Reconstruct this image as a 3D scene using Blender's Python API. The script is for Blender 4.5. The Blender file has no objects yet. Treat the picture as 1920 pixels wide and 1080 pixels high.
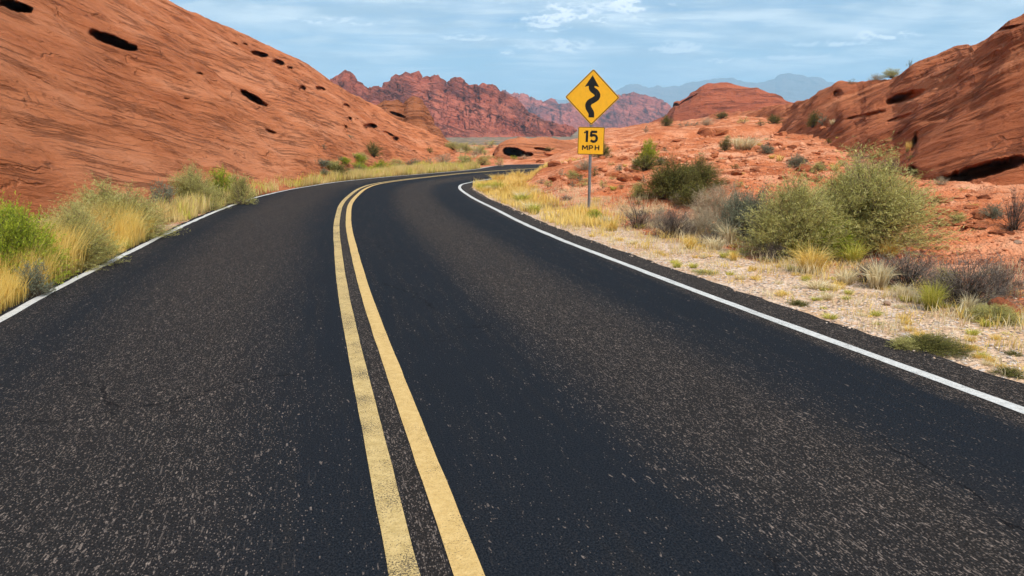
import bpy, bmesh, math, random
import numpy as np
from mathutils import Vector

# ------------------------------------------------------------------ camera, sky, sun, exposure
C = bpy.context.scene.collection
SC = bpy.context.scene
F = 1280.0                    # focal length in photo pixels (24 mm on 36 mm)
H = 1.7
TH = math.atan((540 - 235) / F)
cam = bpy.data.cameras.new('camera'); camo = bpy.data.objects.new('camera', cam); C.objects.link(camo)
cam.lens = 24; cam.sensor_width = 36; cam.clip_start = 0.05; cam.clip_end = 60000
camo.location = (0, 0, H); camo.rotation_euler = (math.pi / 2 - TH, 0, 0)
SC.camera = camo

SUN_AZ, SUN_EL = math.radians(146), math.radians(54)     # azimuth clockwise from +Y
world = bpy.data.worlds.new('World'); SC.world = world; world.use_nodes = True
sun = bpy.data.lights.new('sun', 'SUN'); suno = bpy.data.objects.new('sun', sun); C.objects.link(suno)
sun.energy = 4.8; sun.angle = math.radians(0.53); sun.color = (1.0, 0.94, 0.86)
sd = Vector((math.sin(SUN_AZ) * math.cos(SUN_EL), math.cos(SUN_AZ) * math.cos(SUN_EL), math.sin(SUN_EL)))
suno.rotation_euler = sd.to_track_quat('Z', 'Y').to_euler(); suno.location = (20, 10, 40)
SC.view_settings.view_transform = 'Standard'; SC.view_settings.look = 'None'
SC.view_settings.exposure = 0.22; SC.view_settings.gamma = 1.0
SC.render.engine = 'CYCLES'
SC.cycles.use_denoising = True
SC.cycles.max_bounces = 6; SC.cycles.diffuse_bounces = 3; SC.cycles.volume_bounces = 1
SC.cycles.transparent_max_bounces = 8
SC.cycles.use_adaptive_sampling = True; SC.cycles.adaptive_threshold = 0.03
world.cycles.sampling_method = 'MANUAL'; world.cycles.sample_map_resolution = 512

# ------------------------------------------------------------------ node helpers
class NT:
    def __init__(s, tree):
        s.t = tree; s.n = tree.nodes; s.l = tree.links
    def node(s, typ, **kw):
        n = s.n.new(typ)
        for k, v in kw.items(): setattr(n, k, v)
        return n
    def put(s, sock, v):
        if v is None: return
        if isinstance(v, bpy.types.NodeSocket): s.l.new(v, sock)
        elif isinstance(v, (tuple, list)):
            if len(sock.default_value) == 4 and len(v) == 3: v = tuple(v) + (1,)
            sock.default_value = v
        else: sock.default_value = v
    def math(s, op, a, b=None, c=None, clamp=False):
        n = s.node('ShaderNodeMath', operation=op, use_clamp=clamp)
        s.put(n.inputs[0], a); s.put(n.inputs[1], b); s.put(n.inputs[2], c)
        return n.outputs[0]
    def vmath(s, op, a, b=None):
        n = s.node('ShaderNodeVectorMath', operation=op)
        s.put(n.inputs[0], a)
        if op == 'SCALE': s.put(n.inputs[3], b)
        else: s.put(n.inputs[1], b)
        return n.outputs['Value'] if op in ('DOT_PRODUCT', 'LENGTH', 'DISTANCE') else n.outputs[0]
    def sep(s, v):
        n = s.node('ShaderNodeSeparateXYZ'); s.put(n.inputs[0], v); return n.outputs
    def comb(s, x, y, z):
        n = s.node('ShaderNodeCombineXYZ')
        for i, v in enumerate((x, y, z)): s.put(n.inputs[i], v)
        return n.outputs[0]
    def noise(s, vec, scale, detail=4, rough=0.55, dist=0.0, col=False, dim='3D'):
        n = s.node('ShaderNodeTexNoise', noise_dimensions=dim)
        s.put(n.inputs['Vector'], vec); s.put(n.inputs['Scale'], scale); s.put(n.inputs['Detail'], detail)
        s.put(n.inputs['Roughness'], rough); s.put(n.inputs['Distortion'], dist)
        return n.outputs['Color'] if col else n.outputs['Fac']
    def voro(s, vec, scale, feature='F1', out='Distance', rnd=1.0):
        n = s.node('ShaderNodeTexVoronoi', feature=feature)
        s.put(n.inputs['Vector'], vec); s.put(n.inputs['Scale'], scale); s.put(n.inputs['Randomness'], rnd)
        return n.outputs[out]
    def ramp(s, fac, stops, interp='LINEAR'):
        n = s.node('ShaderNodeValToRGB'); cr = n.color_ramp; cr.interpolation = interp
        while len(cr.elements) < len(stops): cr.elements.new(0.5)
        for e, (p, c) in zip(cr.elements, stops):
            e.position = p
            if not isinstance(c, (tuple, list)): c = (c, c, c)
            e.color = tuple(c[:3]) + (1,)
        s.put(n.inputs[0], fac); return n.outputs[0]
    def mapr(s, v, a, b, c=0.0, d=1.0, smooth=True):
        n = s.node('ShaderNodeMapRange', interpolation_type='SMOOTHSTEP' if smooth else 'LINEAR')
        s.put(n.inputs[0], v); s.put(n.inputs[1], a); s.put(n.inputs[2], b); s.put(n.inputs[3], c); s.put(n.inputs[4], d)
        return n.outputs[0]
    def mix(s, f, a, b, typ='MIX'):
        n = s.node('ShaderNodeMix', data_type='RGBA', blend_type=typ, clamp_factor=True)
        s.put(n.inputs[0], f); s.put(n.inputs[6], a); s.put(n.inputs[7], b); return n.outputs[2]
    def attr(s, name, out='Fac'):
        n = s.node('ShaderNodeAttribute', attribute_name=name); return n.outputs[out]
    def bump(s, h, strength=0.5, dist=0.05, nrm=None):
        n = s.node('ShaderNodeBump'); s.put(n.inputs['Height'], h); s.put(n.inputs['Strength'], strength)
        s.put(n.inputs['Distance'], dist); s.put(n.inputs['Normal'], nrm); return n.outputs[0]

def material(name):
    m = bpy.data.materials.new(name); m.use_nodes = True
    m.node_tree.nodes.clear()
    nt = NT(m.node_tree)
    out = nt.node('ShaderNodeOutputMaterial')
    return m, nt, out
def principled(nt, out, col, rough=0.85, spec=0.25, nrm=None, metal=0.0):
    p = nt.node('ShaderNodeBsdfPrincipled')
    nt.put(p.inputs['Base Color'], col); nt.put(p.inputs['Roughness'], rough)
    nt.put(p.inputs['Specular IOR Level'], spec); nt.put(p.inputs['Metallic'], metal)
    if nrm is not None: nt.put(p.inputs['Normal'], nrm)
    nt.l.new(p.outputs[0], out.inputs[0]); return p

# ------------------------------------------------------------------ the sky (world)
def build_world():
    t = NT(world.node_tree); t.n.clear()
    out = t.node('ShaderNodeOutputWorld'); bg = t.node('ShaderNodeBackground')
    sky = t.node('ShaderNodeTexSky', sky_type='NISHITA')
    sky.sun_disc = False; sky.sun_elevation = SUN_EL; sky.sun_rotation = SUN_AZ
    sky.altitude = 600; sky.air_density = 1.1; sky.dust_density = 0.6; sky.ozone_density = 2.0
    D = t.node('ShaderNodeTexCoord').outputs['Generated']
    x, y, z = t.sep(D)
    zz = t.math('ADD', t.math('MAXIMUM', z, 0.0), 0.09)
    P = t.comb(t.math('DIVIDE', x, zz), t.math('DIVIDE', y, zz), 0.0)      # flat cloud deck seen in perspective
    n1 = t.noise(t.vmath('MULTIPLY', P, (0.55, 1.0, 1)), 0.95, 6, 0.55, 0.3)
    n2 = t.noise(t.vmath('ADD', t.vmath('MULTIPLY', P, (0.42, 1.25, 1)), (7.3, 2.1, 0)), 2.6, 8, 0.62, 0.5)
    n3 = t.noise(t.vmath('ADD', P, (3.3, 9.1, 0)), 0.45, 3, 0.5)
    sheet = t.math('MULTIPLY', t.mapr(n1, 0.30, 0.60), t.mapr(n3, 0.25, 0.55, 0.45, 1.0))
    streak = t.mapr(n2, 0.41, 0.66)
    hz = t.mapr(z, 0.0, 0.10, 0.0, 1.0)
    m = t.math('MULTIPLY', t.math('ADD', t.math('MULTIPLY', sheet, 0.80), t.math('MULTIPLY', streak, 0.95)), t.math('MULTIPLY_ADD', hz, 0.6, 0.4), clamp=True)
    skyc = t.mix(1.0, sky.outputs[0], (0.66, 0.84, 1.0), 'MULTIPLY')
    shade = t.mapr(t.noise(t.vmath('ADD', P, (1.3, 4.1, 0)), 1.5, 5, 0.55), 0.35, 0.65)
    cl = t.mix(shade, (3.9, 5.2, 6.4), (8.8, 9.6, 10.0))
    c = t.mix(m, skyc, cl)
    # cumulus: puffs at their own bearings, broken up by noise, with a flat greyish base
    a = t.math('ARCTAN2', x, y); e = t.math('ARCSINE', z)
    nn = t.noise(t.comb(t.math('MULTIPLY', a, 26), t.math('MULTIPLY', e, 60), 0.7), 1.0, 6, 0.62, 0.25)
    nl = t.noise(t.comb(t.math('MULTIPLY', a, 26), t.math('MULTIPLY', t.math('ADD', e, -0.004), 60), 0.7), 1.0, 4, 0.62, 0.25)
    K = None
    for (px, py, wx, wy, amt) in PUFFS:
        d = ray(px, py); dn = d / np.linalg.norm(d)
        az = math.atan2(dn[0], dn[1]); el = math.asin(dn[2])
        u = t.math('DIVIDE', t.math('SUBTRACT', a, az), wx / F)
        v = t.math('DIVIDE', t.math('SUBTRACT', e, el), wy / F)
        vb = t.math('MAXIMUM', t.math('MULTIPLY', v, -2.2), v)           # flatter below
        r = t.math('SQRT', t.math('ADD', t.math('MULTIPLY', u, u), t.math('MULTIPLY', vb, vb)))
        k = t.mapr(t.math('ADD', t.math('MULTIPLY', t.math('SUBTRACT', nn, 0.5), 2.6), t.math('SUBTRACT', 0.75, r)), -0.05, 0.55)
        k = t.math('MULTIPLY', t.math('MULTIPLY', k, amt), t.mapr(r, 1.7, 1.0))
        K = k if K is None else t.math('MAXIMUM', K, k)
    lit = t.mapr(t.math('ADD', t.math('SUBTRACT', nn, 0.45), t.math('MULTIPLY', t.math('SUBTRACT', nn, nl), 6)), -0.35, 0.3)
    c = t.mix(K, c, t.mix(lit, (5.4, 6.6, 7.6), (12.0, 12.2, 12.2)))
    t.put(bg.inputs[0], c); bg.inputs[1].default_value = 0.098
    t.l.new(bg.outputs[0], out.inputs[0])

# ------------------------------------------------------------------ geometry of the view
cT, sT = math.cos(TH), math.sin(TH)
def ray(u, v):
    x = (u - 960) / F; y = -(v - 540) / F
    return np.array([x, cT + y * sT, -sT + y * cT])
def at_r(u, v, r):                      # the point on the ray through a pixel at horizontal distance r
    d = ray(u, v); k = r / math.hypot(d[0], d[1]); return np.array([0, 0, H]) + d * k
def proj(P):
    x = P[..., 0]; y = P[..., 1]; z = P[..., 2] - H
    dz = y * cT - z * sT; up = y * sT + z * cT
    dz = np.where(dz < 0.01, 0.01, dz)
    return 960 + F * x / dz, 540 - F * up / dz
SLOPE = 0.025
def plane_pt(u, v):
    d = ray(u, v); t = H / (-d[2] - SLOPE * d[1]); return d[:2] * t
def sstep(a, b, x):
    t = np.clip((x - a) / (b - a), 0, 1); return t * t * (3 - 2 * t)
def zroad(y):
    y = np.asarray(y, float)
    return -SLOPE * (np.minimum(y, 52) + 6 * (1 - np.exp(-np.maximum(y - 52, 0) / 6)))

PUFFS = [(1085, 34, 150, 36, 1.0), (1170, 20, 100, 28, 0.95), (1020, 52, 90, 20, 0.8), (1045, 92, 95, 22, 0.8), (950, 100, 30, 10, 0.8), (870, 72, 90, 11, 0.6),
         (1655, 68, 80, 16, 1.0), (1590, 84, 60, 11, 0.75), (1530, 84, 90, 11, 0.5), (1350, 115, 70, 12, 0.8), (1270, 95, 100, 18, 0.65), (1480, 108, 90, 10, 0.6), (600, 40, 130, 14, 0.5), (1820, 95, 90, 10, 0.4)]

# ------------------------------------------------------------------ numpy noise
def _h(ix, iy, iz, seed):
    n = (ix.astype(np.int64) * 374761393 + iy.astype(np.int64) * 668265263 + iz.astype(np.int64) * 2147483647 + seed * 974711) & 0xffffffff
    n = ((n ^ (n >> 13)) * 1274126177) & 0xffffffff
    n = ((n ^ (n >> 16)) * 2246822519) & 0xffffffff
    return ((n ^ (n >> 15)) & 0xffffff) / float(0xffffff)
def vnoise(P, seed=0):
    I = np.floor(P).astype(np.int64); f = P - I; f = f * f * f * (f * (f * 6 - 15) + 10)
    x, y, z = I[..., 0], I[..., 1], I[..., 2]; fx, fy, fz = f[..., 0], f[..., 1], f[..., 2]
    def L(dy, dz):
        a = _h(x, y + dy, z + dz, seed); b = _h(x + 1, y + dy, z + dz, seed); return a + (b - a) * fx
    a = L(0, 0); b = L(1, 0); c = L(0, 1); d = L(1, 1)
    e = a + (b - a) * fy; g = c + (d - c) * fy
    return (e + (g - e) * fz) * 2 - 1
def fbm(P, octaves=4, seed=0, gain=0.5, ridged=False):
    s = 0; a = 1.0; tot = 0
    for o in range(octaves):
        n = vnoise(P, seed + o * 17)
        if ridged: n = 1 - 2 * np.abs(n)
        s = s + n * a; tot += a; a *= gain; P = P * 2.03 + 11.7
    return s / tot
def P3(x, y, z=0.0): return np.stack([x + 0 * y, y + 0 * x, z + 0 * x + 0 * y], -1)

# ------------------------------------------------------------------ mesh helpers
def mesh_from(name, V, quads=None, tris=None, smooth=False, attrs=None, uv=None):
    me = bpy.data.meshes.new(name)
    V = np.asarray(V, np.float32).reshape(-1, 3)
    nq = 0 if quads is None else len(quads); ntr = 0 if tris is None else len(tris)
    idx = []
    if nq: idx.append(np.asarray(quads, np.int32).ravel())
    if ntr: idx.append(np.asarray(tris, np.int32).ravel())
    idx = np.concatenate(idx)
    me.vertices.add(len(V)); me.vertices.foreach_set('co', V.ravel())
    me.loops.add(len(idx)); me.loops.foreach_set('vertex_index', idx)
    me.polygons.add(nq + ntr)
    st = np.concatenate([np.arange(nq) * 4, nq * 4 + np.arange(ntr) * 3]).astype(np.int32)
    me.polygons.foreach_set('loop_start', st)
    me.update(calc_edges=True)
    if smooth: me.polygons.foreach_set('use_smooth', np.ones(nq + ntr, bool))
    for k, a in (attrs or {}).items():
        at = me.attributes.new(k, 'FLOAT', 'POINT'); at.data.foreach_set('value', np.asarray(a, np.float32).ravel())
    if uv is not None:
        l = me.uv_layers.new(name='UVMap'); l.data.foreach_set('uv', np.asarray(uv, np.float32)[idx].ravel())
    me.validate(); me.update()
    return me
def link(name, me, mat=None, parent=None, loc=None):
    o = bpy.data.objects.new(name, me); C.objects.link(o)
    if mat is not None and not me.materials: me.materials.append(mat)
    if parent is not None: o.parent = parent
    if loc is not None: o.location = loc
    return o
def tag(o, label=None, cat=None, group=None, kind=None):
    if label: o['label'] = label
    if cat: o['category'] = cat
    if group: o['group'] = group
    if kind: o['kind'] = kind
    return o
def struct(name, me, mat): return tag(link(name, me, mat), kind='structure')
def root(name, loc, rz=0.0, label=None, cat=None, group=None):
    o = bpy.data.objects.new(name, None); C.objects.link(o); o.empty_display_size = 0.2
    o.location = loc; o.rotation_euler = (0, 0, rz)
    return tag(o, label, cat, group)
def grid_quads(nu, nv):
    i = np.arange(nu - 1)[:, None] * nv + np.arange(nv - 1)[None, :]
    return np.stack([i, i + nv, i + nv + 1, i + 1], -1).reshape(-1, 4)
def grid_normals(P):
    a = np.gradient(P, axis=0); b = np.gradient(P, axis=1)
    n = np.cross(a, b); n /= np.linalg.norm(n, axis=-1, keepdims=True) + 1e-9
    return n

build_world()

# ------------------------------------------------------------------ the road's line
Rpx = [(1920,772),(1747,708),(1624,665),(1502,620),(1400,583),(1282,539),(1169,495),(1057,453),(986,422),(930,393),(888,372),(865,357),(861,351),(867,344),(885,340)]
Lpx = [(0,593),(67,553),(133,522),(200,490),(283,449),(350,417),(410,392),(477,369),(545,354),(635,341),(735,331),(810,325.5),(885,319),(947,310)]
Cpx = [(820,1080),(796.5,1000),(706,700),(661,540),(641,425),(646,385),(656,372),(677,354),(702,344.5),(760,336.5),(810,331),(860,325.5)]
def resample(P, step):
    P = np.array(P, float)
    seg = np.r_[0, np.cumsum(np.linalg.norm(np.diff(P, axis=0), axis=1))]
    s = np.arange(0, seg[-1], step)
    return np.stack([np.interp(s, seg, P[:, k]) for k in range(P.shape[1])], -1)
def smooth1(a, sig):
    k = np.exp(-0.5 * (np.arange(-4 * sig, 4 * sig + 1) / sig) ** 2); k /= k.sum()
    m = 4 * sig
    def one(c):
        p = np.r_[2 * c[0] - c[m:0:-1], c, 2 * c[-1] - c[-2:-m - 2:-1]]
        return np.convolve(p, k, 'valid')
    return one(a) if a.ndim == 1 else np.stack([one(a[:, k2]) for k2 in range(a.shape[1])], -1)
cc = [plane_pt(*p) for p in Cpx]
d0 = (cc[1] - cc[3]); d0 /= np.linalg.norm(d0)
cc = [cc[0] + d0 * 14, cc[0] + d0 * 7] + cc + [np.array(p) for p in ((-1.0, 43.6), (1.6, 47.8), (5.5, 51.0), (11, 53.0), (18, 54.0), (28, 54.5), (40, 56), (60, 60))]
RC = smooth1(resample(cc, 0.2), 6)
Rt = np.gradient(RC, axis=0); Rt /= np.linalg.norm(Rt, axis=1, keepdims=True)
Rn = np.stack([Rt[:, 1], -Rt[:, 0]], -1)          # to the right
Rs = np.r_[0, np.cumsum(np.linalg.norm(np.diff(RC, axis=0), axis=1))]
def offset_to(px, sgn, dflt, last):
    Q = resample([plane_pt(*p) for p in px], 0.1)
    w = np.full(len(RC), np.nan)
    for i in range(len(RC)):
        dq = Q - RC[i]; al = dq @ Rt[i]; la = dq @ Rn[i] * sgn
        ok = (np.abs(al) < 0.15) & (la > 1) & (la < 7)
        if ok.any(): w[i] = la[ok].min()
    g = np.where(~np.isnan(w))[0]
    print('lane width', sgn, np.round(w[g][::12], 2), 'y', RC[g[0]], RC[g[-1]])
    xs = np.r_[0, g, g[-1] + 25, len(RC) - 1]; ys = np.r_[w[g[0]], w[g], last, last]
    return smooth1(np.interp(np.arange(len(RC)), xs, ys), 5)
WR = offset_to(Rpx, 1, 3.6, 3.4); WL = offset_to(Lpx, -1, 3.4, 3.4)

def road_dist(x, y):
    """signed distance beyond the asphalt edge lines (+ = off the road), side (+1 right), index"""
    x = np.asarray(x, float).ravel(); y = np.asarray(y, float).ravel()
    d = np.empty_like(x); side = np.empty_like(x); idx = np.zeros(len(x), int)
    sub = RC[::3]
    for a in range(0, len(x), 20000):
        b = min(a + 20000, len(x))
        dd = (x[a:b, None] - sub[None, :, 0]) ** 2 + (y[a:b, None] - sub[None, :, 1]) ** 2
        k = dd.argmin(1) * 3
        vx = x[a:b] - RC[k, 0]; vy = y[a:b] - RC[k, 1]
        la = vx * Rn[k, 0] + vy * Rn[k, 1]
        rr = np.sqrt(dd.min(1)); s = np.where(la >= 0, 1.0, -1.0)
        d[a:b] = rr - np.where(s > 0, WR[k], WL[k]); side[a:b] = s; idx[a:b] = k
    return d, side, idx

# ------------------------------------------------------------------ ground height
# columns of the view: (r, v) = at distance r the ground is seen at photo row v
COLS = {
 -900: [(60, None), (120, -1.4), (200, -3), (400, -8), (9000, -8)],
  900: [(60, None), (120, -1.7), (200, -4), (400, -8), (9000, -8)],
 985: [(57, None), (80, -1.4), (120, -1.7), (200, -4), (400, -8), (9000, -8)],
 1018: [(30, None), (38, 'v305'), (44, 'v297'), (57, -1.4), (80, -1.4), (120, 'v262'), (200, -3.5), (400, -8), (9000, -8)],
 1060: [(18, None), (30, 'v324'), (42, 'v298'), (60, 'v290'), (80, 'v277'), (120, 'v262'), (200, -3.5), (400, -8), (9000, -8)],
 1150: [(17, None), (30, 'v314'), (42, 'v285'), (60, 'v263'), (90, 'v245'), (120, 'v239'), (200, -1), (400, -8), (9000, -8)],
 1250: [(17, None), (30, 'v303'), (42, 'v270'), (60, 'v248'), (90, 'v233'), (120, 'v228'), (200, 0), (400, -8), (9000, -8)],
 1400: [(16, None), (24, 'v330'), (30, 'v302'), (42, 'v266'), (60, 'v242'), (90, 'v218'), (110, 'v210'), (200, 1), (400, -6), (9000, -8)],
 1520: [(15, None), (22, 'v345'), (30, 'v305'), (42, 'v268'), (60, 'v242'), (90, 'v214'), (110, 'v206'), (200, 1), (400, -6), (9000, -8)],
 1750: [(13, None), (18, 'v385'), (24, 'v348'), (30, 'v322'), (60, 'v260'), (200, 1), (400, -6), (9000, -8)],
 1950: [(12, None), (18, 'v388'), (24, 'v348'), (30, 'v322'), (60, 'v260'), (200, 1), (400, -6), (9000, -8)],
 2900: [(12, None), (24, 0.0), (60, 1.5), (200, 1), (400, -6), (9000, -8)],
}
LR = np.linspace(math.log(0.5), math.log(9000), 420)
cu = sorted(COLS)
TAB = []
for u in cu:
    rs, off = [], []
    for r, q in COLS[u]:
        az = math.atan((u - 960) / F * cT); yy = r * math.cos(az)
        base = float(zroad(yy))
        z = base if q is None else (at_r(u, float(q[1:]), r)[2] if isinstance(q, str) else q)
        rs.append(math.log(r)); off.append(z - base)
    rs = [math.log(0.4)] + rs; off = [0] + off
    TAB.append(np.interp(LR, rs, off))
TAB = np.array(TAB)
TAB = np.stack([smooth1(t, 3) for t in TAB])
def gz(x, y, detail=True):
    x = np.asarray(x, float); y = np.asarray(y, float); shp = np.broadcast(x, y).shape
    x = np.broadcast_to(x, shp).ravel(); y = np.broadcast_to(y, shp).ravel()
    az = np.clip(np.arctan2(x, y), -1.0, 1.0)
    u = 960 + np.tan(az) * F / cT; r = np.hypot(x, y)
    fi = np.interp(np.log(np.maximum(r, 0.5)), LR, np.arange(len(LR)))
    i0 = np.clip(fi.astype(int), 0, len(LR) - 2); fr = fi - i0
    k = np.clip(np.searchsorted(cu, u) - 1, 0, len(cu) - 2); ca = np.array(cu, float)
    fu = np.clip((u - ca[k]) / (ca[k + 1] - ca[k]), 0, 1); fu = fu * fu * (3 - 2 * fu)
    g = lambda kk: TAB[kk, i0] * (1 - fr) + TAB[kk, i0 + 1] * fr
    off = g(k) * (1 - fu) + g(k + 1) * fu
    d, side, idx = road_dist(x, y)
    if detail:
        P = P3(x, y, 0.0)
        off = off + sstep(0.8, 6, d) * (0.16 * fbm(P * 0.28, 4, 5) * sstep(60, 200, r) * 4 + 0.13 * fbm(P * 0.28, 4, 5))
        red = sstep(2.2, 4.5, d)
        led = fbm(P * np.array([0.35, 1.6, 1]), 4, 31, 0.6)
        off = off + red * (0.10 * fbm(P * 1.3, 4, 91, 0.6, ridged=True) + 0.17 * np.sign(led) * np.abs(led) ** 0.7 + 0.035 * fbm(P * 3.1, 3, 77)) * sstep(400, 100, r)
        off = off + sstep(0.5, 1.5, d) * 0.02 * fbm(P * 2.3, 3, 9)
    b = np.where(side > 0, sstep(0.4, np.where(y > 30, 2.4, 5.0), d), sstep(0.5, 4, d))
    road = zroad(RC[idx, 1]) - 0.03 - 0.035 * sstep(0.3, 0.9, d)
    road = np.where(np.abs(d) < 400, road, 0)
    z = (zroad(y) - 0.05 + off) * b + road * (1 - b)
    # under the asphalt the sheet lies well below it
    z = np.where(d < 0.1, z - 0.12 * sstep(0.1, -0.3, d), z)
    return z.reshape(shp)

ROCKBED_L = None
# ------------------------------------------------------------------ materials
def rock_material(name, bed, cols, fine=1.0, dark=(0.10, 0.035, 0.02), varnish=0.35, bump=1.0, crack=0.25, pat=0.55):
    """bed: unit normal of the bedding planes; fine: size multiplier of all detail"""
    m, t, out = material(name)
    P = t.node('ShaderNodeNewGeometry').outputs['Position']
    bed = Vector(bed).normalized(); a = bed.orthogonal().normalized()
    a = Vector((0, 0, 1)).cross(bed).normalized() if abs(bed.z) < 0.98 else Vector((1, 0, 0)); b = bed.cross(a).normalized()
    warp = t.math('MULTIPLY', t.math('SUBTRACT', t.noise(P, 0.12 / fine, 3), 0.5), 1.3 * fine)
    sa = t.vmath('DOT_PRODUCT', P, tuple(a)); sb = t.vmath('DOT_PRODUCT', P, tuple(b))
    sn = t.math('ADD', t.vmath('DOT_PRODUCT', P, tuple(bed)), warp)
    S = t.comb(t.math('MULTIPLY', sa, 0.16), t.math('MULTIPLY', sb, 0.16), sn)
    lines = t.noise(S, 2.6 / fine, 7, 0.68)
    lines2 = t.noise(t.vmath('ADD', S, (5, 3, 9)), 9.0 / fine, 5, 0.7)
    broad = t.noise(t.comb(t.math('MULTIPLY', sa, 0.35), t.math('MULTIPLY', sb, 0.35), sn), 0.35 / fine, 5, 0.6)
    patch = t.noise(P, 0.22 / fine, 5, 0.6, 0.4)
    grain = t.noise(P, 14 / fine, 5, 0.75)
    c = t.ramp(broad, [(0.30, cols[0]), (0.5, cols[1]), (0.72, cols[2])])
    c = t.mix(t.mapr(patch, 0.45, 0.45 + 0.27 * (0.55 / pat) ** 1.5, 0, pat), c, cols[3])
    c = t.mix(t.math('MULTIPLY', t.mapr(lines, 0.55, 0.75), varnish), c, dark)
    c = t.mix(t.math('MULTIPLY', t.mapr(lines2, 0.60, 0.74), varnish * 0.8), c, dark)
    c = t.mix(t.mapr(grain, 0.3, 0.75, 0, 0.22), c, t.mix(0.5, c, (0.62, 0.33, 0.2)))
    mott = t.noise(t.comb(t.math('MULTIPLY', sa, 0.5), t.math('MULTIPLY', sb, 0.5), sn), 3.2 / fine, 8, 0.8)
    c = t.mix(t.mapr(mott, 0.50, 0.70, 0, 0.55), c, t.mix(0.72, c, dark))
    c = t.mix(t.mapr(mott, 0.46, 0.32, 0, 0.40), c, t.mix(0.5, c, (0.70, 0.36, 0.22)))
    long_ = t.noise(t.comb(t.math('MULTIPLY', sa, 0.045), t.math('MULTIPLY', sb, 0.045), sn), 1.5 / fine, 6, 0.62)
    lm = t.math('MULTIPLY', t.mapr(t.math('ABSOLUTE', t.math('SUBTRACT', long_, 0.52)), 0.030, 0.004), t.mapr(t.noise(P, 0.3 / fine, 3, 0.5), 0.40, 0.55))
    c = t.mix(t.math('MULTIPLY', lm, 0.5), c, dark)
    # cracks running along the bedding
    W = t.vmath('ADD', t.comb(t.math('MULTIPLY', sa, 0.30), t.math('MULTIPLY', sb, 0.30), sn), t.vmath('SCALE', t.noise(P, 0.6 / fine, 4, 0.6, col=True), 0.9 * fine))
    ed = t.voro(W, 0.75 / fine, 'DISTANCE_TO_EDGE')
    cm = t.math('MULTIPLY', t.mapr(ed, 0.05, 0.008), t.mapr(t.noise(P, 0.5 / fine, 4, 0.6), 0.46, 0.58))
    c = t.mix(t.math('MULTIPLY', cm, crack), c, tuple(x * 0.7 for x in dark))
    h = t.math('ADD', t.math('MULTIPLY', lines, 0.7), t.math('MULTIPLY', lines2, 0.25)); h = t.math('SUBTRACT', h, t.math('MULTIPLY', mott, 0.35))
    h = t.math('SUBTRACT', t.math('ADD', h, t.math('MULTIPLY', grain, 0.10)), t.math('MULTIPLY', lm, 0.25)); h = t.math('SUBTRACT', h, t.math('MULTIPLY', cm, 0.25))
    h = t.math('ADD', h, t.math('MULTIPLY', t.noise(P, 1.3 / fine, 6, 0.65), 0.25))
    nrm = t.bump(h, min(1.0, 0.85 * bump), 0.55 * fine * bump)
    principled(t, out, c, 0.9, 0.15, nrm)
    return m

def ground_material():
    m, t, out = material('desert_ground')
    P = t.node('ShaderNodeNewGeometry').outputs['Position']
    grav = t.attr('gravel'); basin = t.attr('basin'); slick = t.attr('slick')
    n = t.noise(P, 0.5, 7, 0.62); n2 = t.noise(P, 6.0, 6, 0.7); n3 = t.noise(t.vmath('MULTIPLY', P, (0.25, 1.0, 1)), 2.2, 6, 0.65)
    st = t.voro(P, 22.0, out='Color'); sc_ = t.sep(st)[0]; stone = t.voro(P, 22.0)
    st2 = t.sep(t.voro(P, 7.0, out='Color'))[1]; stone2 = t.voro(P, 7.0)
    red = t.ramp(n, [(0.32, (0.38, 0.095, 0.033)), (0.48, (0.55, 0.175, 0.072)), (0.66, (0.74, 0.35, 0.20))])
    red = t.mix(t.mapr(n2, 0.48, 0.72, 0, 0.55), red, (0.68, 0.34, 0.19))
    red = t.mix(t.math('MULTIPLY', t.mapr(n3, 0.55, 0.64), 0.75), red, (0.22, 0.06, 0.028))
    red = t.mix(t.math('MULTIPLY', t.mapr(st2, 0.80, 0.84), t.mapr(stone2, 0.42, 0.30)), red, (0.33, 0.10, 0.045))
    g = t.ramp(n2, [(0.3, (0.44, 0.27, 0.17)), (0.5, (0.66, 0.46, 0.32)), (0.75, (0.80, 0.64, 0.50))])
    g = t.mix(t.mapr(t.noise(P, 1.4, 5, 0.6), 0.42, 0.62, 0, 0.85), g, (0.58, 0.36, 0.21))
    g = t.mix(t.math('MULTIPLY', t.mapr(sc_, 0.62, 0.70), t.mapr(stone, 0.5, 0.35)), g, (0.62, 0.56, 0.52))
    g = t.mix(t.math('MULTIPLY', t.mapr(sc_, 0.20, 0.14), t.mapr(stone, 0.5, 0.35)), g, (0.22, 0.17, 0.15))
    gm = t.mapr(t.math('ADD', grav, t.math('MULTIPLY', t.math('SUBTRACT', t.noise(P, 1.1, 6, 0.65), 0.5), 1.1)), 0.35, 0.65)
    c = t.mix(gm, red, g)
    b = t.ramp(t.noise(t.vmath('MULTIPLY', P, (0.25, 1, 1)), 0.02, 8, 0.7), [(0.35, (0.15, 0.115, 0.075)), (0.55, (0.24, 0.17, 0.115)), (0.66, (0.42, 0.18, 0.10))])
    b = t.mix(t.mapr(t.voro(P, 0.16), 0.40, 0.22), b, (0.055, 0.06, 0.03))
    c = t.mix(basin, c, b)
    h = t.math('ADD', t.math('MULTIPLY', n2, 0.5), t.math('MULTIPLY', t.math('SUBTRACT', 1.0, stone), 0.25))
    h = t.math('ADD', h, t.math('MULTIPLY', t.math('SUBTRACT', 1.0, stone2), 0.22)); h = t.math('ADD', h, t.math('MULTIPLY', n3, 0.9))
    principled(t, out, c, 0.95, 0.1, t.bump(h, 1.0, 0.17))
    return m

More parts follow.
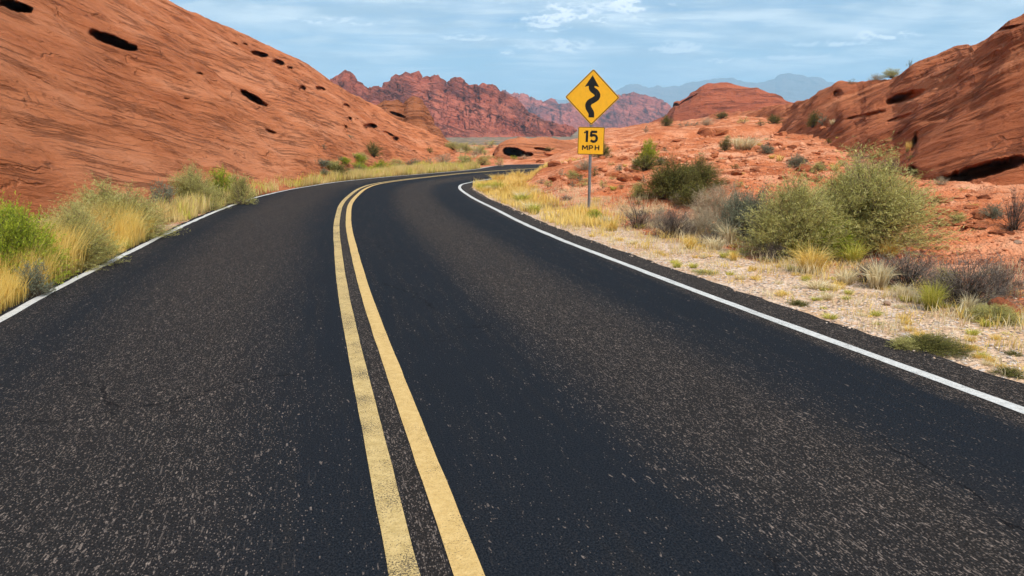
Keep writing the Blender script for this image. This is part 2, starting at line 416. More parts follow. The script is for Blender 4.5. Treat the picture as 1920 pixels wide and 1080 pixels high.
def asphalt_nodes(t):
    uv = t.node('ShaderNodeUVMap').outputs[0]
    tt, ss, _ = t.sep(uv)
    def band(c, w): return t.mapr(t.math('ABSOLUTE', t.math('SUBTRACT', tt, c)), w, w * 0.25)
    jit = t.math('MULTIPLY', t.math('SUBTRACT', t.noise(t.comb(t.math('MULTIPLY', tt, 0.8), t.math('MULTIPLY', ss, 0.12), 0), 1.0, 4), 0.5), 1.0)
    sp = t.math('ADD', t.math('MULTIPLY', band(-1.65, 1.45), 0.80), t.math('MULTIPLY', band(2.0, 1.0), 0.85))
    sp = t.math('ADD', sp, t.math('MULTIPLY', band(0.0, 0.10), 1.1)); sp = t.math('ADD', sp, t.math('MULTIPLY', t.mapr(tt, 3.55, 3.85), 1.15))
    sp = t.math('ADD', sp, t.math('MULTIPLY', t.mapr(tt, -2.7, -3.3), 0.55))
    sp = t.math('ADD', sp, t.math('MULTIPLY', jit, 0.7), clamp=True)
    fine = t.noise(t.comb(t.math('MULTIPLY', tt, 9.0), t.math('MULTIPLY', ss, 0.7), 0), 1.0, 5, 0.65)      # tyre-drawn streaks
    tex = t.noise(t.comb(tt, t.math('MULTIPLY', ss, 0.8), 0), 110.0, 3, 0.7)
    V = t.comb(tt, t.math('MULTIPLY', ss, 0.62), 0)
    vc = t.sep(t.voro(V, 120.0, out='Color')); vd = t.voro(V, 120.0)
    V2 = t.comb(t.math('MULTIPLY', tt, 1.0), t.math('MULTIPLY', ss, 0.30), 3.3)
    V2 = t.vmath('ADD', V2, t.vmath('SCALE', t.noise(V, 30.0, 2, 0.5, col=True), 0.03))
    wc = t.sep(t.voro(V2, 72.0, out='Color')); wd = t.voro(V2, 72.0)
    base = t.mix(sp, (0.0026, 0.0105, 0.0230), (0.026, 0.0200, 0.0175))
    base = t.mix(t.mapr(fine, 0.45, 0.75, 0, 0.35), base, (0.030, 0.025, 0.022))
    base = t.mix(t.mapr(tex, 0.35, 0.7, 0, 0.6), t.mix(0.75, base, (0.004, 0.005, 0.006)), t.mix(0.35, base, (0.09, 0.08, 0.075)))
    thr = t.math('MULTIPLY_ADD', sp, -0.48, 0.975); thr = t.math('SUBTRACT', thr, t.math('MULTIPLY', t.math('SUBTRACT', fine, 0.5), 0.5))
    s1 = t.math('MULTIPLY', t.math('GREATER_THAN', vc[0], thr), t.mapr(vd, 0.55, 0.3))
    thr2 = t.math('MULTIPLY_ADD', sp, -0.16, 0.99); thr2 = t.math('SUBTRACT', thr2, t.math('MULTIPLY', t.math('SUBTRACT', fine, 0.5), 0.22))
    s2 = t.math('MULTIPLY', t.math('GREATER_THAN', wc[0], thr2), t.mapr(wd, 0.5, 0.28))
    stone = t.mix(vc[1], (0.11, 0.09, 0.08), (0.36, 0.28, 0.235))
    c = t.mix(t.math('MULTIPLY', s1, 0.42), base, stone)
    c = t.mix(t.math('MULTIPLY', s2, 0.5), c, stone)
    dash = t.noise(t.comb(t.math('MULTIPLY', tt, 62), t.math('MULTIPLY', ss, 5.5), 0), 1.0, 3, 0.6)
    c = t.mix(t.math('MULTIPLY', t.mapr(dash, 0.60, 0.70), t.math('MULTIPLY_ADD', sp, 0.55, 0.05)), c, (0.17, 0.135, 0.115))
    h = t.math('ADD', t.math('MULTIPLY', tex, 0.6), t.math('MULTIPLY', t.math('SUBTRACT', 1.0, vd), 0.5))
    h = t.math('ADD', h, t.math('MULTIPLY', t.math('ADD', s1, s2), 0.4))
    return c, h, tt, ss, tex, vd, fine
def asphalt_material():
    m, t, out = material('asphalt')
    c, h, tt, ss, tex, vd, fine = asphalt_nodes(t)
    # a few hairline cracks
    n = t.comb(tt, ss, 0); w = t.vmath('ADD', n, t.vmath('SCALE', t.noise(n, 1.2, 5, 0.6, col=True), 0.8))
    ed = t.voro(w, 0.28, 'DISTANCE_TO_EDGE')
    k = t.math('MULTIPLY', t.mapr(ed, 0.0035, 0.0012), t.mapr(t.noise(n, 0.4, 3), 0.5, 0.6))
    c = t.mix(t.math('MULTIPLY', k, 0.8), c, (0.004, 0.004, 0.005))
    principled(t, out, c, 0.85, 0.05, t.bump(h, 0.8, 0.006))
    return m
def paint_material(name, ca, cb, worn):
    m, t, out = material(name)
    c, h, tt, ss, tex, vd, fine = asphalt_nodes(t)
    V = t.comb(tt, ss, 0)
    pc = t.mix(t.mapr(t.noise(V, 18, 5, 0.7), 0.3, 0.7), ca, cb)
    pc = t.mix(t.mapr(t.noise(V, 90, 3, 0.7), 0.42, 0.75, 0, 0.5), pc, t.mix(0.6, pc, (0.12, 0.09, 0.05)))
    wear = t.math('ADD', t.noise(V, 95, 5, 0.8), t.math('MULTIPLY', t.math('SUBTRACT', t.noise(V, 3.0, 4, 0.6), 0.5), 0.35))
    k = t.math('MULTIPLY', t.mapr(wear, 0.60 - worn, 0.66 - worn), 0.85)
    principled(t, out, t.mix(k, pc, c), 0.75, 0.25, t.bump(h, 0.5, 0.005))
    return m

M_ASPH = asphalt_material()
M_YEL = paint_material('yellow_road_paint', (0.46, 0.30, 0.105), (0.58, 0.395, 0.16), 0.012)
M_YEL2 = paint_material('worn_yellow_road_paint', (0.40, 0.28, 0.105), (0.54, 0.39, 0.17), 0.075)
M_WHT = paint_material('white_road_paint', (0.42, 0.42, 0.41), (0.60, 0.59, 0.57), 0.035)
M_GRD = ground_material()

# ------------------------------------------------------------------ road meshes
def strip(name, o1, o2, z, mat, ncol=3, jag=0.0, i0=0, i1=None, seed=1):
    sl = slice(i0, i1); s = Rs[sl]; n = len(s)
    a = o1[sl] + (jag * fbm(P3(s * 3.0, 0 * s, 0), 5, seed, 0.65)); b = o2[sl] + (jag * fbm(P3(s * 3.0, 0 * s + 5, 0), 5, seed + 3, 0.65))
    k = np.linspace(0, 1, ncol)[None, :]
    off = a[:, None] * (1 - k) + b[:, None] * k
    X = RC[sl][:, None, :] + Rn[sl][:, None, :] * off[..., None]
    zz = zroad(RC[sl, 1])[:, None] - 0.0012 * off ** 2 + z
    V = np.concatenate([X, zz[..., None]], -1).reshape(-1, 3)
    uv = np.stack([off, np.broadcast_to(s[:, None], off.shape)], -1).reshape(-1, 2)
    me = mesh_from(name, V, quads=grid_quads(n, ncol)[:, ::-1], smooth=True, uv=uv)
    return struct(name, me, mat)
shR = 0.50 + 0 * Rs
strip('road', -(WL + 0.16), WR + shR, 0.0, M_ASPH, 28, 0.09)
yl, yr = [np.array([plane_pt(*p) for p in a]) for a in ([(765,1080),(676,700),(642,540),(631,425)], [(875,1080),(736,700),(680,540),(650,425)])]
HG = 0.125
strip('centre_line', 0 * WL - HG - 0.06, 0 * WL - HG + 0.06, 0.004, M_YEL2, 2, 0.006, seed=5)
strip('centre_line', 0 * WL + HG - 0.06, 0 * WL + HG + 0.06, 0.004, M_YEL, 2, 0.006, seed=8)
strip('edge_line', WR - 0.055, WR + 0.055, 0.004, M_WHT, 2, 0.014, seed=11)
strip('edge_line', -WL - 0.055, -WL + 0.055, 0.004, M_WHT, 2, 0.03, seed=15)

# ------------------------------------------------------------------ ground sheet
def build_ground():
    az = np.r_[np.linspace(-180, -46, 40), np.linspace(-45, 45, 620), np.linspace(46, 180, 40)] * math.pi / 180
    r = np.r_[np.geomspace(0.3, 9, 90), np.geomspace(9.1, 140, 420), np.geomspace(143, 14000, 90)]
    A, R_ = np.meshgrid(az, r, indexing='ij')
    X = np.sin(A) * R_; Y = np.cos(A) * R_
    Z = gz(X, Y)
    d, side, idx = road_dist(X, Y); d = d.reshape(X.shape); side = side.reshape(X.shape)
    yy = RC[idx, 1].reshape(X.shape)
    wid = np.interp(yy, [0, 6, 12, 20, 30, 45], [3.2, 3.0, 2.0, 1.3, 0.9, 0.5])
    grav = np.where(side > 0, 1 - sstep(wid * 0.55, wid * 1.35, d), (1 - sstep(0.3, 1.2, d)) * 0.5)
    basin = sstep(110, 210, R_)
    V = np.stack([X, Y, Z], -1).reshape(-1, 3)
    me = mesh_from('ground', V, quads=grid_quads(len(az), len(r)), smooth=True,
                   attrs={'gravel': grav, 'basin': basin, 'slick': 0 * grav})
    return struct('ground', me, M_GRD)
GROUND = build_ground()

# ------------------------------------------------------------------ rock formations
def cr(x, xs, ys):                       # smooth-ish interpolation through control points
    return np.interp(x, xs, ys)
def formation(name, ctrl, mat, nu=400, nt=200, p=(0.75,), back=None, disp=None, holes=(), crest_jag=0.0, crest_freq=0.05, sm=8, seed=1, flat=False, crest_fade=0.0, soft=0.0):
    """ctrl rows: (photo column, base row, crest row, base distance, crest distance)"""
    ctrl = np.array(ctrl, float); X = np.linspace(ctrl[0, 0], ctrl[-1, 0], nu)
    vb, vc, rb, rc = [np.interp(X, ctrl[:, 0], ctrl[:, k]) for k in range(1, 5)]
    vb = smooth1(vb, sm); rb = smooth1(rb, sm); rc = smooth1(rc, sm)
    if sm > 1: vc = smooth1(vc, max(2, sm // 3)) if not crest_jag else vc
    if crest_jag: vc = vc - crest_jag * fbm(P3(X * crest_freq, 0 * X, seed), 5, seed, 0.6)
    B = np.array([at_r(X[i], vb[i], rb[i]) for i in range(nu)]); T = np.array([at_r(X[i], vc[i], rc[i]) for i in range(nu)])
    B[:, 2] = smooth1(np.minimum(B[:, 2], gz(B[:, 0], B[:, 1])), 22) - 0.25
    hh = np.maximum(T[:, 2] - B[:, 2], 0.3); T[:, 2] = B[:, 2] + hh
    nb = nt // 4
    t = np.linspace(0, 1, nt)[None, :, None]
    ex = np.interp(X, ctrl[:, 0], [p[0]] * len(ctrl)) if len(p) == 1 else np.interp(X, np.linspace(ctrl[0, 0], ctrl[-1, 0], len(p)), p)
    prof = 1 - (1 - t[..., 0]) ** (1 / ex[:, None])           # convex: steep at the foot, easing to the crest
    XY = B[:, None, :2] * (1 - t) + T[:, None, :2] * t
    Z = B[:, None, 2] + hh[:, None] * prof
    front = np.concatenate([XY, Z[..., None]], -1)
    bk = back if back else hh.max() * 1.0
    tb = np.linspace(0, 1, nb + 1)[None, 1:, None]
    dr = T[:, :2] / np.linalg.norm(T[:, :2], axis=1, keepdims=True)
    XYb = T[:, None, :2] + dr[:, None, :] * tb * bk
    Zb = T[:, None, 2] - (hh[:, None] + 3) * (tb[..., 0] ** 1.7)
    G = np.concatenate([front, np.concatenate([XYb, Zb[..., None]], -1)], 1)
    foot = G[:, :1].copy(); foot[..., 2] -= 1.5; G = np.concatenate([foot, G], 1)
    N = grid_normals(G); N = np.where(N[..., 2:3] < 0, -N, N)
    if disp is not None:
        e = disp(G); fade = (1 - crest_fade * np.exp(-((np.r_[0, np.linspace(0, 1, nt), np.linspace(1, 2, nb)] - 1) / 0.12) ** 2))[None, :] * sstep(0, 0.05, np.r_[0, np.linspace(0, 1, nt), np.ones(nb)])[None, :]
        G = G + N * (e * fade)[..., None]
    if len(holes):
        u, v = proj(G); vd = G - np.array([0, 0, H]); dist = np.linalg.norm(vd, axis=-1, keepdims=True); vd = vd / dist
        vd[..., 2] += 0.0
        isf = (np.arange(G.shape[1]) <= nt)[None, :]
        wob = fbm(P3(u * 0.09, v * 0.09, 3.0), 3, seed + 5)
        for (hx, hy, a, b, ang, dep) in holes:
            c_, s_ = math.cos(math.radians(ang)), math.sin(math.radians(ang))
            du = (u - hx) * c_ + (v - hy) * s_; dv = -(u - hx) * s_ + (v - hy) * c_
            q = np.sqrt((du / a) ** 2 + (dv / b) ** 2) + wob * 0.22
            m = sstep(1.12 + soft, 0.72 - soft, q) * isf
            G = G + vd * (m * dep)[..., None]
    me = mesh_from(name, G.reshape(-1, 3), quads=grid_quads(nu, G.shape[1])[:, ::-1], smooth=not flat)
    return struct(name, me, mat)

def bedding(points):                     # unit normal of planes holding the line p0-p1, dipping into the hill
    p0, p1, dip = points
    d = np.array(p1) - np.array(p0); d /= np.linalg.norm(d)
    side = np.cross(d, (0, 0, 1)); side /= np.linalg.norm(side)
    side = side + np.array([0, 0, dip]); side /= np.linalg.norm(side)
    n = np.cross(side, d); n /= np.linalg.norm(n)
    return n if n[2] > 0 else -n
def strata(G, n, period, amp, warp=1.0, seed=3, aniso=0.18):
    s = G @ n; a = np.cross(n, (0, 0, 1)); a /= np.linalg.norm(a); b = np.cross(n, a)
    A = G @ a; B_ = G @ b
    w = warp * fbm(np.stack([A, B_, s], -1) * 0.08 / warp, 3, seed)
    Q = np.stack([A * aniso, B_ * aniso, s + w], -1) / period
    f = fbm(Q, 4, seed + 9, 0.6, ridged=True)
    return amp * np.sign(f) * np.abs(f) ** 0.8

nL = bedding((at_r(100, 250, 34), at_r(640, 330, 52), 0.25))
M_ROCKL = rock_material('orange_slickrock', nL, [(0.42, 0.115, 0.038), (0.58, 0.190, 0.075), (0.72, 0.29, 0.145), (0.48, 0.140, 0.050)], 0.6, (0.20, 0.058, 0.023), 0.28, 1.25, crack=0.08)
nR = np.array((-0.17, 0.34, 0.92)); nR = nR / np.linalg.norm(nR)
M_ROCKR = rock_material('brown_slickrock', nR, [(0.36, 0.090, 0.032), (0.55, 0.160, 0.062), (0.68, 0.25, 0.115), (0.38, 0.10, 0.040)], 0.8, (0.13, 0.036, 0.018), 0.6, 1.3)

def dispL(G):
    return 0.9 * fbm(G * 0.09, 4, 2) + strata(G, nL, 1.5, 0.20, 1.4, 3, 0.12) + strata(G, nL, 0.55, 0.085, 0.9, 8, 0.14) + 0.05 * fbm(G * 1.6, 4, 19)
HL = [(28, 12, 32, 9, 16, 3.0), (209, 76, 46, 9, 21, 3.5), (487, 102, 17, 5.5, 12, 2.5), (521, 118, 11, 6.5, 18, 2.5), (544, 128, 5, 3, 20, 1.2), (567, 167, 6, 6, 0, 1.2),
      (599, 167, 9, 5, 12, 1.5), (474, 184, 26, 6, 30, 3.0), (350, 185, 6, 1.5, 8, 0.3), (508, 247, 10, 2.5, 18, 0.5),
      (648, 200, 6, 5, 10, 2.0), (656, 225, 3.5, 6, 0, 1.5), (648, 242, 3, 7, 0, 1.0), (669, 224, 4, 3, 0, 0.6), (694, 238, 12, 6.5, 5, 4.0), (728, 251, 11, 3, 22, 1.5), (741, 262, 5, 6, 10, 1.5),
      (776, 286, 5, 3.5, 40, 1.2), (440, 82, 6, 3, 20, 0.6), (460, 84, 5, 2.5, 25, 0.6), (375, 138, 7, 1.8, 18, 0.4)]
formation('slickrock_hill', [(-1500, 520, -700, 12, 34), (-900, 470, -620, 12, 38), (-300, 440, -320, 12, 44), (0, 424, -160, 13.5, 48), (130, 410, -85, 15, 50), (310, 378, 0, 18, 54), (430, 352, 60, 22, 58), (560, 326, 121, 27, 64),
           (640, 315, 168, 33, 70), (700, 306, 203, 40, 74), (740, 300, 226, 47, 76), (790, 291, 252, 56, 78), (830, 286, 268, 66, 80), (850, 283, 276, 74, 82)], M_ROCKL, 1050, 430,
          (0.62, 0.62, 0.62, 0.62, 0.75, 0.85), 30, dispL, HL, sm=20)

# knob behind the toe of the left hill
def dispK(G): return 1.4 * fbm(G * 0.13, 5, 12, 0.55) + strata(G, nL, 1.6, 0.25, 1.2, 13)
formation('slickrock_knob', [(660, 300, 235, 84, 96), (700, 295, 204, 84, 96), (722, 292, 188, 84, 96), (745, 290, 189, 84, 97), (757, 290, 200, 84, 97), (766, 288, 188, 83, 97), (776, 288, 183, 83, 97), (789, 287, 188, 82, 97),
           (803, 286, 207, 82, 96), (814, 284, 232, 82, 95), (829, 281, 250, 82, 94), (846, 278, 268, 82, 90), (856, 277, 275, 82, 86)],
          rock_material('orange_knob_rock', nL, [(0.24, 0.07, 0.025), (0.40, 0.135, 0.055), (0.48, 0.18, 0.08), (0.26, 0.08, 0.03)], 1.6, (0.10, 0.03, 0.015), 0.5, 1.1), 260, 150, (0.7,), 20, dispK,
          [(790, 252, 18, 3, 14, 2), (745, 215, 14, 3, 20, 2), (822, 268, 12, 3, 30, 1.5)], sm=4)

# low dome with a cave beyond the road
def dispD(G): return 0.35 * fbm(G * 0.3, 5, 22, 0.55) + strata(G, nR, 0.9, 0.12, 0.8, 23)
formation('cave_rock', [(925, 300, 285, 67, 72), (935, 299, 272, 66, 72), (950, 298, 266, 66, 73), (975, 297, 260, 66, 74), (1010, 296, 259, 67, 75), (1045, 294, 262, 68, 76), (1075, 290, 268, 70, 77), (1100, 286, 280, 72, 77)],
          rock_material('cave_dome_rock', (0, 0.2, 1), [(0.32, 0.095, 0.035), (0.46, 0.15, 0.06), (0.55, 0.2, 0.09), (0.30, 0.09, 0.035)], 1.4, (0.12, 0.035, 0.018), 0.4), 260, 110, (0.55,), 12, dispD,
          [(962, 286, 20, 9, 4, 7.0), (1018, 281, 17, 3.5, 8, 0.9), (990, 290, 9, 4, 0, 2)], sm=4)

# butte
nB = bedding((at_r(1280, 200, 230), at_r(1420, 190, 240), 0.2))
def dispB(G): return 2.2 * fbm(G * 0.045, 5, 42, 0.55) + strata(G, nB, 3.0, 0.5, 2.5, 43)
formation('red_butte', [(1215, 236, 228, 200, 225), (1248, 234, 214, 198, 228), (1259, 232, 203, 196, 230), (1264, 231, 193, 196, 232), (1284, 230, 185, 195, 236), (1297, 229, 174, 195, 240), (1314, 228, 165, 195, 242), (1330, 227, 160, 195, 244),
           (1362, 226, 158, 195, 245), (1390, 224, 161, 196, 245), (1420, 222, 163, 196, 244), (1450, 220, 173, 198, 240), (1475, 218, 183, 200, 236), (1500, 216, 194, 202, 230), (1540, 215, 208, 205, 225)],
          rock_material('dark_red_butte_rock', nB, [(0.24, 0.05, 0.02), (0.38, 0.088, 0.038), (0.48, 0.135, 0.06), (0.22, 0.05, 0.022)], 3.5, (0.07, 0.02, 0.012), 0.45, 1.0), 420, 190, (0.55, 0.6, 0.8, 0.9), 60, dispB,
          [(1290, 187, 22, 2.5, -30, 2.5), (1268, 200, 6, 7, 0, 3)], crest_jag=3, crest_freq=0.05, sm=5)

# right hill
def dispR(G):
    return 0.8 * fbm(G * 0.1, 4, 52) + 1.0 * fbm(G * 0.22, 3, 57) * 0.5 + strata(G, nR, 1.5, 0.30, 1.6, 53, 0.10) + strata(G, nR, 0.5, 0.10, 0.8, 58, 0.12)
HR = [(1700, 182, 30, 8, -16, 1.8), (1620, 217, 34, 3, -12, 0.6), (1688, 222, 24, 4.5, -18, 0.7), (1570, 177, 10, 8, -30, 0.9), (1850, 318, 66, 12, -14, 2.6), (1790, 337, 34, 7, -4, 1.4), (1714, 275, 5, 22, 12, 0.9), (1880, 55, 28, 3, -14, 1.5), (1712, 320, 9, 7, 30, 1.5)]
formation('slickrock_slope', [(1330, 228, 222, 98, 106), (1400, 224, 213, 84, 98), (1440, 240, 206, 66, 88), (1473, 262, 199, 52, 80), (1507, 276, 187, 43, 72), (1545, 288, 172, 37, 66), (1570, 296, 162, 34, 61), (1607, 308, 158, 31, 56), (1653, 320, 147, 28, 52),
           (1673, 325, 143, 27.5, 50), (1707, 334, 122, 26, 47), (1740, 340, 107, 25, 44), (1798, 346, 82, 24, 41), (1837, 348, 65, 23.5, 39), (1853, 348, 50, 23.5, 38), (1883, 348, 30, 23.5, 37), (1920, 348, 17, 23.5, 36),
           (2200, 356, -130, 23, 35), (2900, 380, -420, 22, 34)], M_ROCKR, 1000, 380, (0.85, 0.72, 0.6, 0.55, 0.5), 35, dispR, HR, sm=10, soft=0.28, crest_jag=5, crest_freq=0.035)

# craggy cliffs across the basin
nC = np.array((0.35, -0.1, 0.93)); nC = nC / np.linalg.norm(nC)
def dispC(k, seed):
    def f(G):
        a = fbm(G * np.array([1, 1, 0.55]) * k / 26, 5, seed, 0.55, ridged=True)
        b = fbm(G * np.array([1, 1, 0.7]) * k / 7, 4, seed + 7, 0.6, ridged=True)
        c = fbm(G * k / 60, 3, seed + 3)
        return (6.5 * a + 4.5 * b + 3.5 * c) / k
    return f
M_CLIFF = rock_material('maroon_cliff_rock', nC, [(0.25, 0.052, 0.032), (0.44, 0.105, 0.062), (0.60, 0.18, 0.11), (0.10, 0.026, 0.030)], 9.0, (0.07, 0.022, 0.022), 0.5, 1.2, pat=0.7)
formation('craggy_cliffs', [(560, 258, 150, 560, 640), (600, 258, 165, 560, 640), (624, 258, 160, 560, 645), (627, 258, 149, 560, 645), (642, 258, 142, 560, 650), (656, 258, 146, 560, 650), (667, 258, 160, 560, 650), (682, 258, 172, 560, 650), (697, 258, 182, 560, 650),
           (700, 258, 174, 560, 650), (711, 258, 171, 560, 650), (722, 258, 182, 560, 655), (727, 258, 170, 560, 660), (735, 258, 162, 560, 660), (740, 258, 160, 560, 660), (744, 258, 148, 560, 665), (777, 258, 145, 560, 665), (787, 258, 153, 560, 668),
           (789, 258, 159, 565, 670), (793, 258, 150, 565, 670), (810, 258, 149, 565, 670), (829, 258, 159, 570, 675), (837, 257, 169, 575, 680), (847, 257, 163, 575, 685), (850, 257, 155, 575, 685), (862, 256, 155, 580, 690), (870, 256, 169, 580, 690),
           (895, 256, 166, 585, 695), (910, 255, 162, 590, 700), (922, 255, 168, 590, 700), (937, 255, 181, 595, 695), (960, 254, 195, 600, 690), (980, 254, 215, 605, 680), (1000, 253, 236, 610, 660), (1030, 253, 245, 620, 650), (1070, 253, 251, 620, 640)],
          M_CLIFF, 900, 260, (0.62,), 60, dispC(1.0, 61), crest_jag=11, crest_freq=0.22, sm=3, seed=4, crest_fade=0.75)
M_CLIFF2 = rock_material('violet_cliff_rock', nC, [(0.28, 0.06, 0.044), (0.47, 0.12, 0.085), (0.62, 0.19, 0.135), (0.12, 0.03, 0.04)], 30.0, (0.06, 0.025, 0.028), 0.5, 1.0, pat=0.8)
formation('far_cliffs', [(880, 238, 200, 1700, 2000), (930, 238, 183, 1700, 2000), (950, 238, 181, 1700, 2000), (958, 238, 189, 1700, 2000), (966, 238, 184, 1700, 2000), (985, 238, 191, 1700, 2000), (1010, 238, 200, 1700, 2000), (1022, 238, 205, 1700, 2000), (1028, 238, 201, 1700, 2000),
           (1058, 238, 203, 1700, 2000), (1078, 238, 198, 1700, 2000), (1090, 238, 196, 1700, 2000), (1120, 238, 190, 1700, 2000), (1161, 238, 186, 1700, 2000), (1191, 238, 187, 1700, 2000), (1204, 238, 193, 1700, 2000), (1209, 238, 191, 1700, 2000), (1225, 238, 197, 1700, 2000), (1241, 238, 201, 1700, 2000), (1253, 238, 211, 1700, 2000), (1300, 238, 224, 1700, 1950)],
          M_CLIFF2, 700, 140, (0.62,), 200, dispC(0.36, 71), crest_jag=7, crest_freq=0.25, sm=3, seed=6, crest_fade=0.75)
# blue mountains
M_MTN = rock_material('mountain_rock', (0.2, 0, 1), [(0.07, 0.055, 0.05), (0.10, 0.08, 0.07), (0.14, 0.11, 0.1), (0.07, 0.06, 0.05)], 150.0, (0.06, 0.05, 0.045), 0.4, 0.8)
def dispM(G): return 55 * fbm(G / 420, 5, 81, 0.55, ridged=True)
formation('distant_mountains', [(850, 240, 232, 8000, 9000), (960, 240, 208, 8000, 9000), (985, 240, 199, 8000, 9000), (1007, 240, 197, 8000, 9000), (1040, 240, 188, 8000, 9000), (1060, 240, 189, 8000, 9000), (1100, 240, 180, 8000, 9000), (1160, 240, 170, 8000, 9000), (1197, 240, 158, 8000, 9000),
           (1217, 240, 164, 8000, 9000), (1232, 240, 159, 8000, 9000), (1245, 240, 164, 8000, 9000), (1272, 240, 165, 8000, 9000), (1300, 240, 157, 8000, 9000), (1322, 240, 154, 8000, 9000), (1360, 240, 152, 8000, 9000), (1397, 240, 152, 8000, 9000), (1430, 240, 155, 8000, 9000),
           (1455, 240, 151, 8000, 9000), (1467, 240, 144, 8000, 9000), (1482, 240, 143, 8000, 9000), (1502, 240, 146, 8000, 9000), (1517, 240, 151, 8000, 9000), (1532, 240, 150, 8000, 9000), (1547, 240, 155, 8000, 9000), (1565, 240, 162, 8000, 9000), (1620, 240, 176, 8000, 9000), (1750, 240, 200, 8000, 9000), (1950, 240, 225, 8000, 9000)],
          M_MTN, 700, 120, (0.8,), 1500, dispM, crest_jag=2.5, crest_freq=0.08, sm=3, seed=9)

#PLANTS#
# ------------------------------------------------------------------ placing things through the view onto the real surfaces
bpy.context.view_layer.update()
DG = bpy.context.evaluated_depsgraph_get()
def hit(u, v):
    d = Vector(ray(u, v)).normalized()
    ok, p, n, i, ob, mx = SC.ray_cast(DG, Vector((0, 0, H)), d)
    if not ok: p = Vector(at_r(u, v, 80)); n = Vector((0, 0, 1))
    return p, n
def depth_of(p): return p[1] * cT - (p[2] - H) * sT

# ------------------------------------------------------------------ road sign
def flat_mat(name, col, rough=0.5, spec=0.4, metal=0.0, var=0.08):
    m, t, out = material(name)
    P = t.node('ShaderNodeTexCoord').outputs['Object']
    n = t.noise(P, 9, 5, 0.65); n2 = t.noise(t.vmath('MULTIPLY', P, (1, 1, 0.2)), 16, 4, 0.6)
    c = t.mix(t.mapr(n, 0.35, 0.7, 0, 1), col, tuple(x * (1 - var) for x in col))
    c = t.mix(t.mapr(n2, 0.55, 0.75, 0, var * 1.5), c, (0.25, 0.16, 0.10))
    principled(t, out, c, rough, spec, t.bump(n, 0.1, 0.002), metal)
    return m
M_SY = flat_mat('yellow_sign_sheeting', (0.80, 0.40, 0.010), 0.45, 0.4)
M_SK = flat_mat('black_sign_ink', (0.006, 0.006, 0.006), 0.5, 0.3)
M_STEEL = flat_mat('galvanised_steel', (0.30, 0.30, 0.30), 0.45, 0.5, 0.6, 0.25)
M_HOLE_SHADE = flat_mat('post_hole_shade', (0.01, 0.01, 0.01), 0.9, 0.1)  # near-black colour stands for the shade inside the post holes

def prism(polys, y0, y1):
    """polygons in the x-z plane (lists of (x, z), counter-clockwise seen from -y) given a thickness in y"""
    V, Fq = [], []
    for pg in polys:
        k = len(V); n = len(pg)
        V += [(x, y0, z) for x, z in pg] + [(x, y1, z) for x, z in pg]
        Fq.append([k + i for i in range(n)]); Fq.append([k + n + i for i in reversed(range(n))])
        for i in range(n):
            j = (i + 1) % n; Fq.append([k + j, k + i, k + n + i, k + n + j])
    me = bpy.data.meshes.new('panel'); me.from_pydata(V, [], Fq); me.update(); return me
def ribbon(pts, w):
    pts = [np.array(p, float) for p in pts]; L, Rr = [], []
    for i, p in enumerate(pts):
        a = pts[i] - pts[i - 1] if i else pts[1] - pts[0]; b = pts[i + 1] - p if i < len(pts) - 1 else a
        a = a / np.linalg.norm(a); b = b / np.linalg.norm(b); m = a + b; m /= np.linalg.norm(m)
        n = np.array([-m[1], m[0]]); k = w / 2 / max(0.5, float(np.dot(n, [-a[1], a[0]])))
        L.append(tuple(p + n * k)); Rr.append(tuple(p - n * k))
    return [[Rr[i], Rr[i + 1], L[i + 1], L[i]] for i in range(len(pts) - 1)]
def arc(cx, cz, rx, rz, a0, a1, n=14):
    return [(cx + rx * math.cos(math.radians(a0 + (a1 - a0) * i / n)), cz + rz * math.sin(math.radians(a0 + (a1 - a0) * i / n))) for i in range(n + 1)]
def catmull(P, n=6):
    P = [np.array(p, float) for p in P]; Q = [2 * P[0] - P[1]] + P + [2 * P[-1] - P[-2]]; out = []
    for i in range(1, len(Q) - 2):
        for k in range(n):
            t = k / n; out.append(tuple(0.5 * ((2 * Q[i]) + (-Q[i - 1] + Q[i + 1]) * t + (2 * Q[i - 1] - 5 * Q[i] + 4 * Q[i + 1] - Q[i + 2]) * t * t + (-Q[i - 1] + 3 * Q[i] - 3 * Q[i + 1] + Q[i + 2]) * t ** 3)))
    return out + [tuple(P[-1])]
def rounded(hw, hh, r, rot=0, n=6):
    pts = []
    for cx, cz, a in ((hw - r, -hh + r, -90), (hw - r, hh - r, 0), (-hw + r, hh - r, 90), (-hw + r, -hh + r, 180)):
        pts += arc(cx, cz, r, r, a, a + 90, n)
    c, s = math.cos(math.radians(rot)), math.sin(math.radians(rot))
    return [(x * c - z * s, x * s + z * c) for x, z in pts]
def ring(outer, inner):
    n = len(outer); return [[outer[i], outer[(i + 1) % n], inner[(i + 1) % n], inner[i]] for i in range(n)]

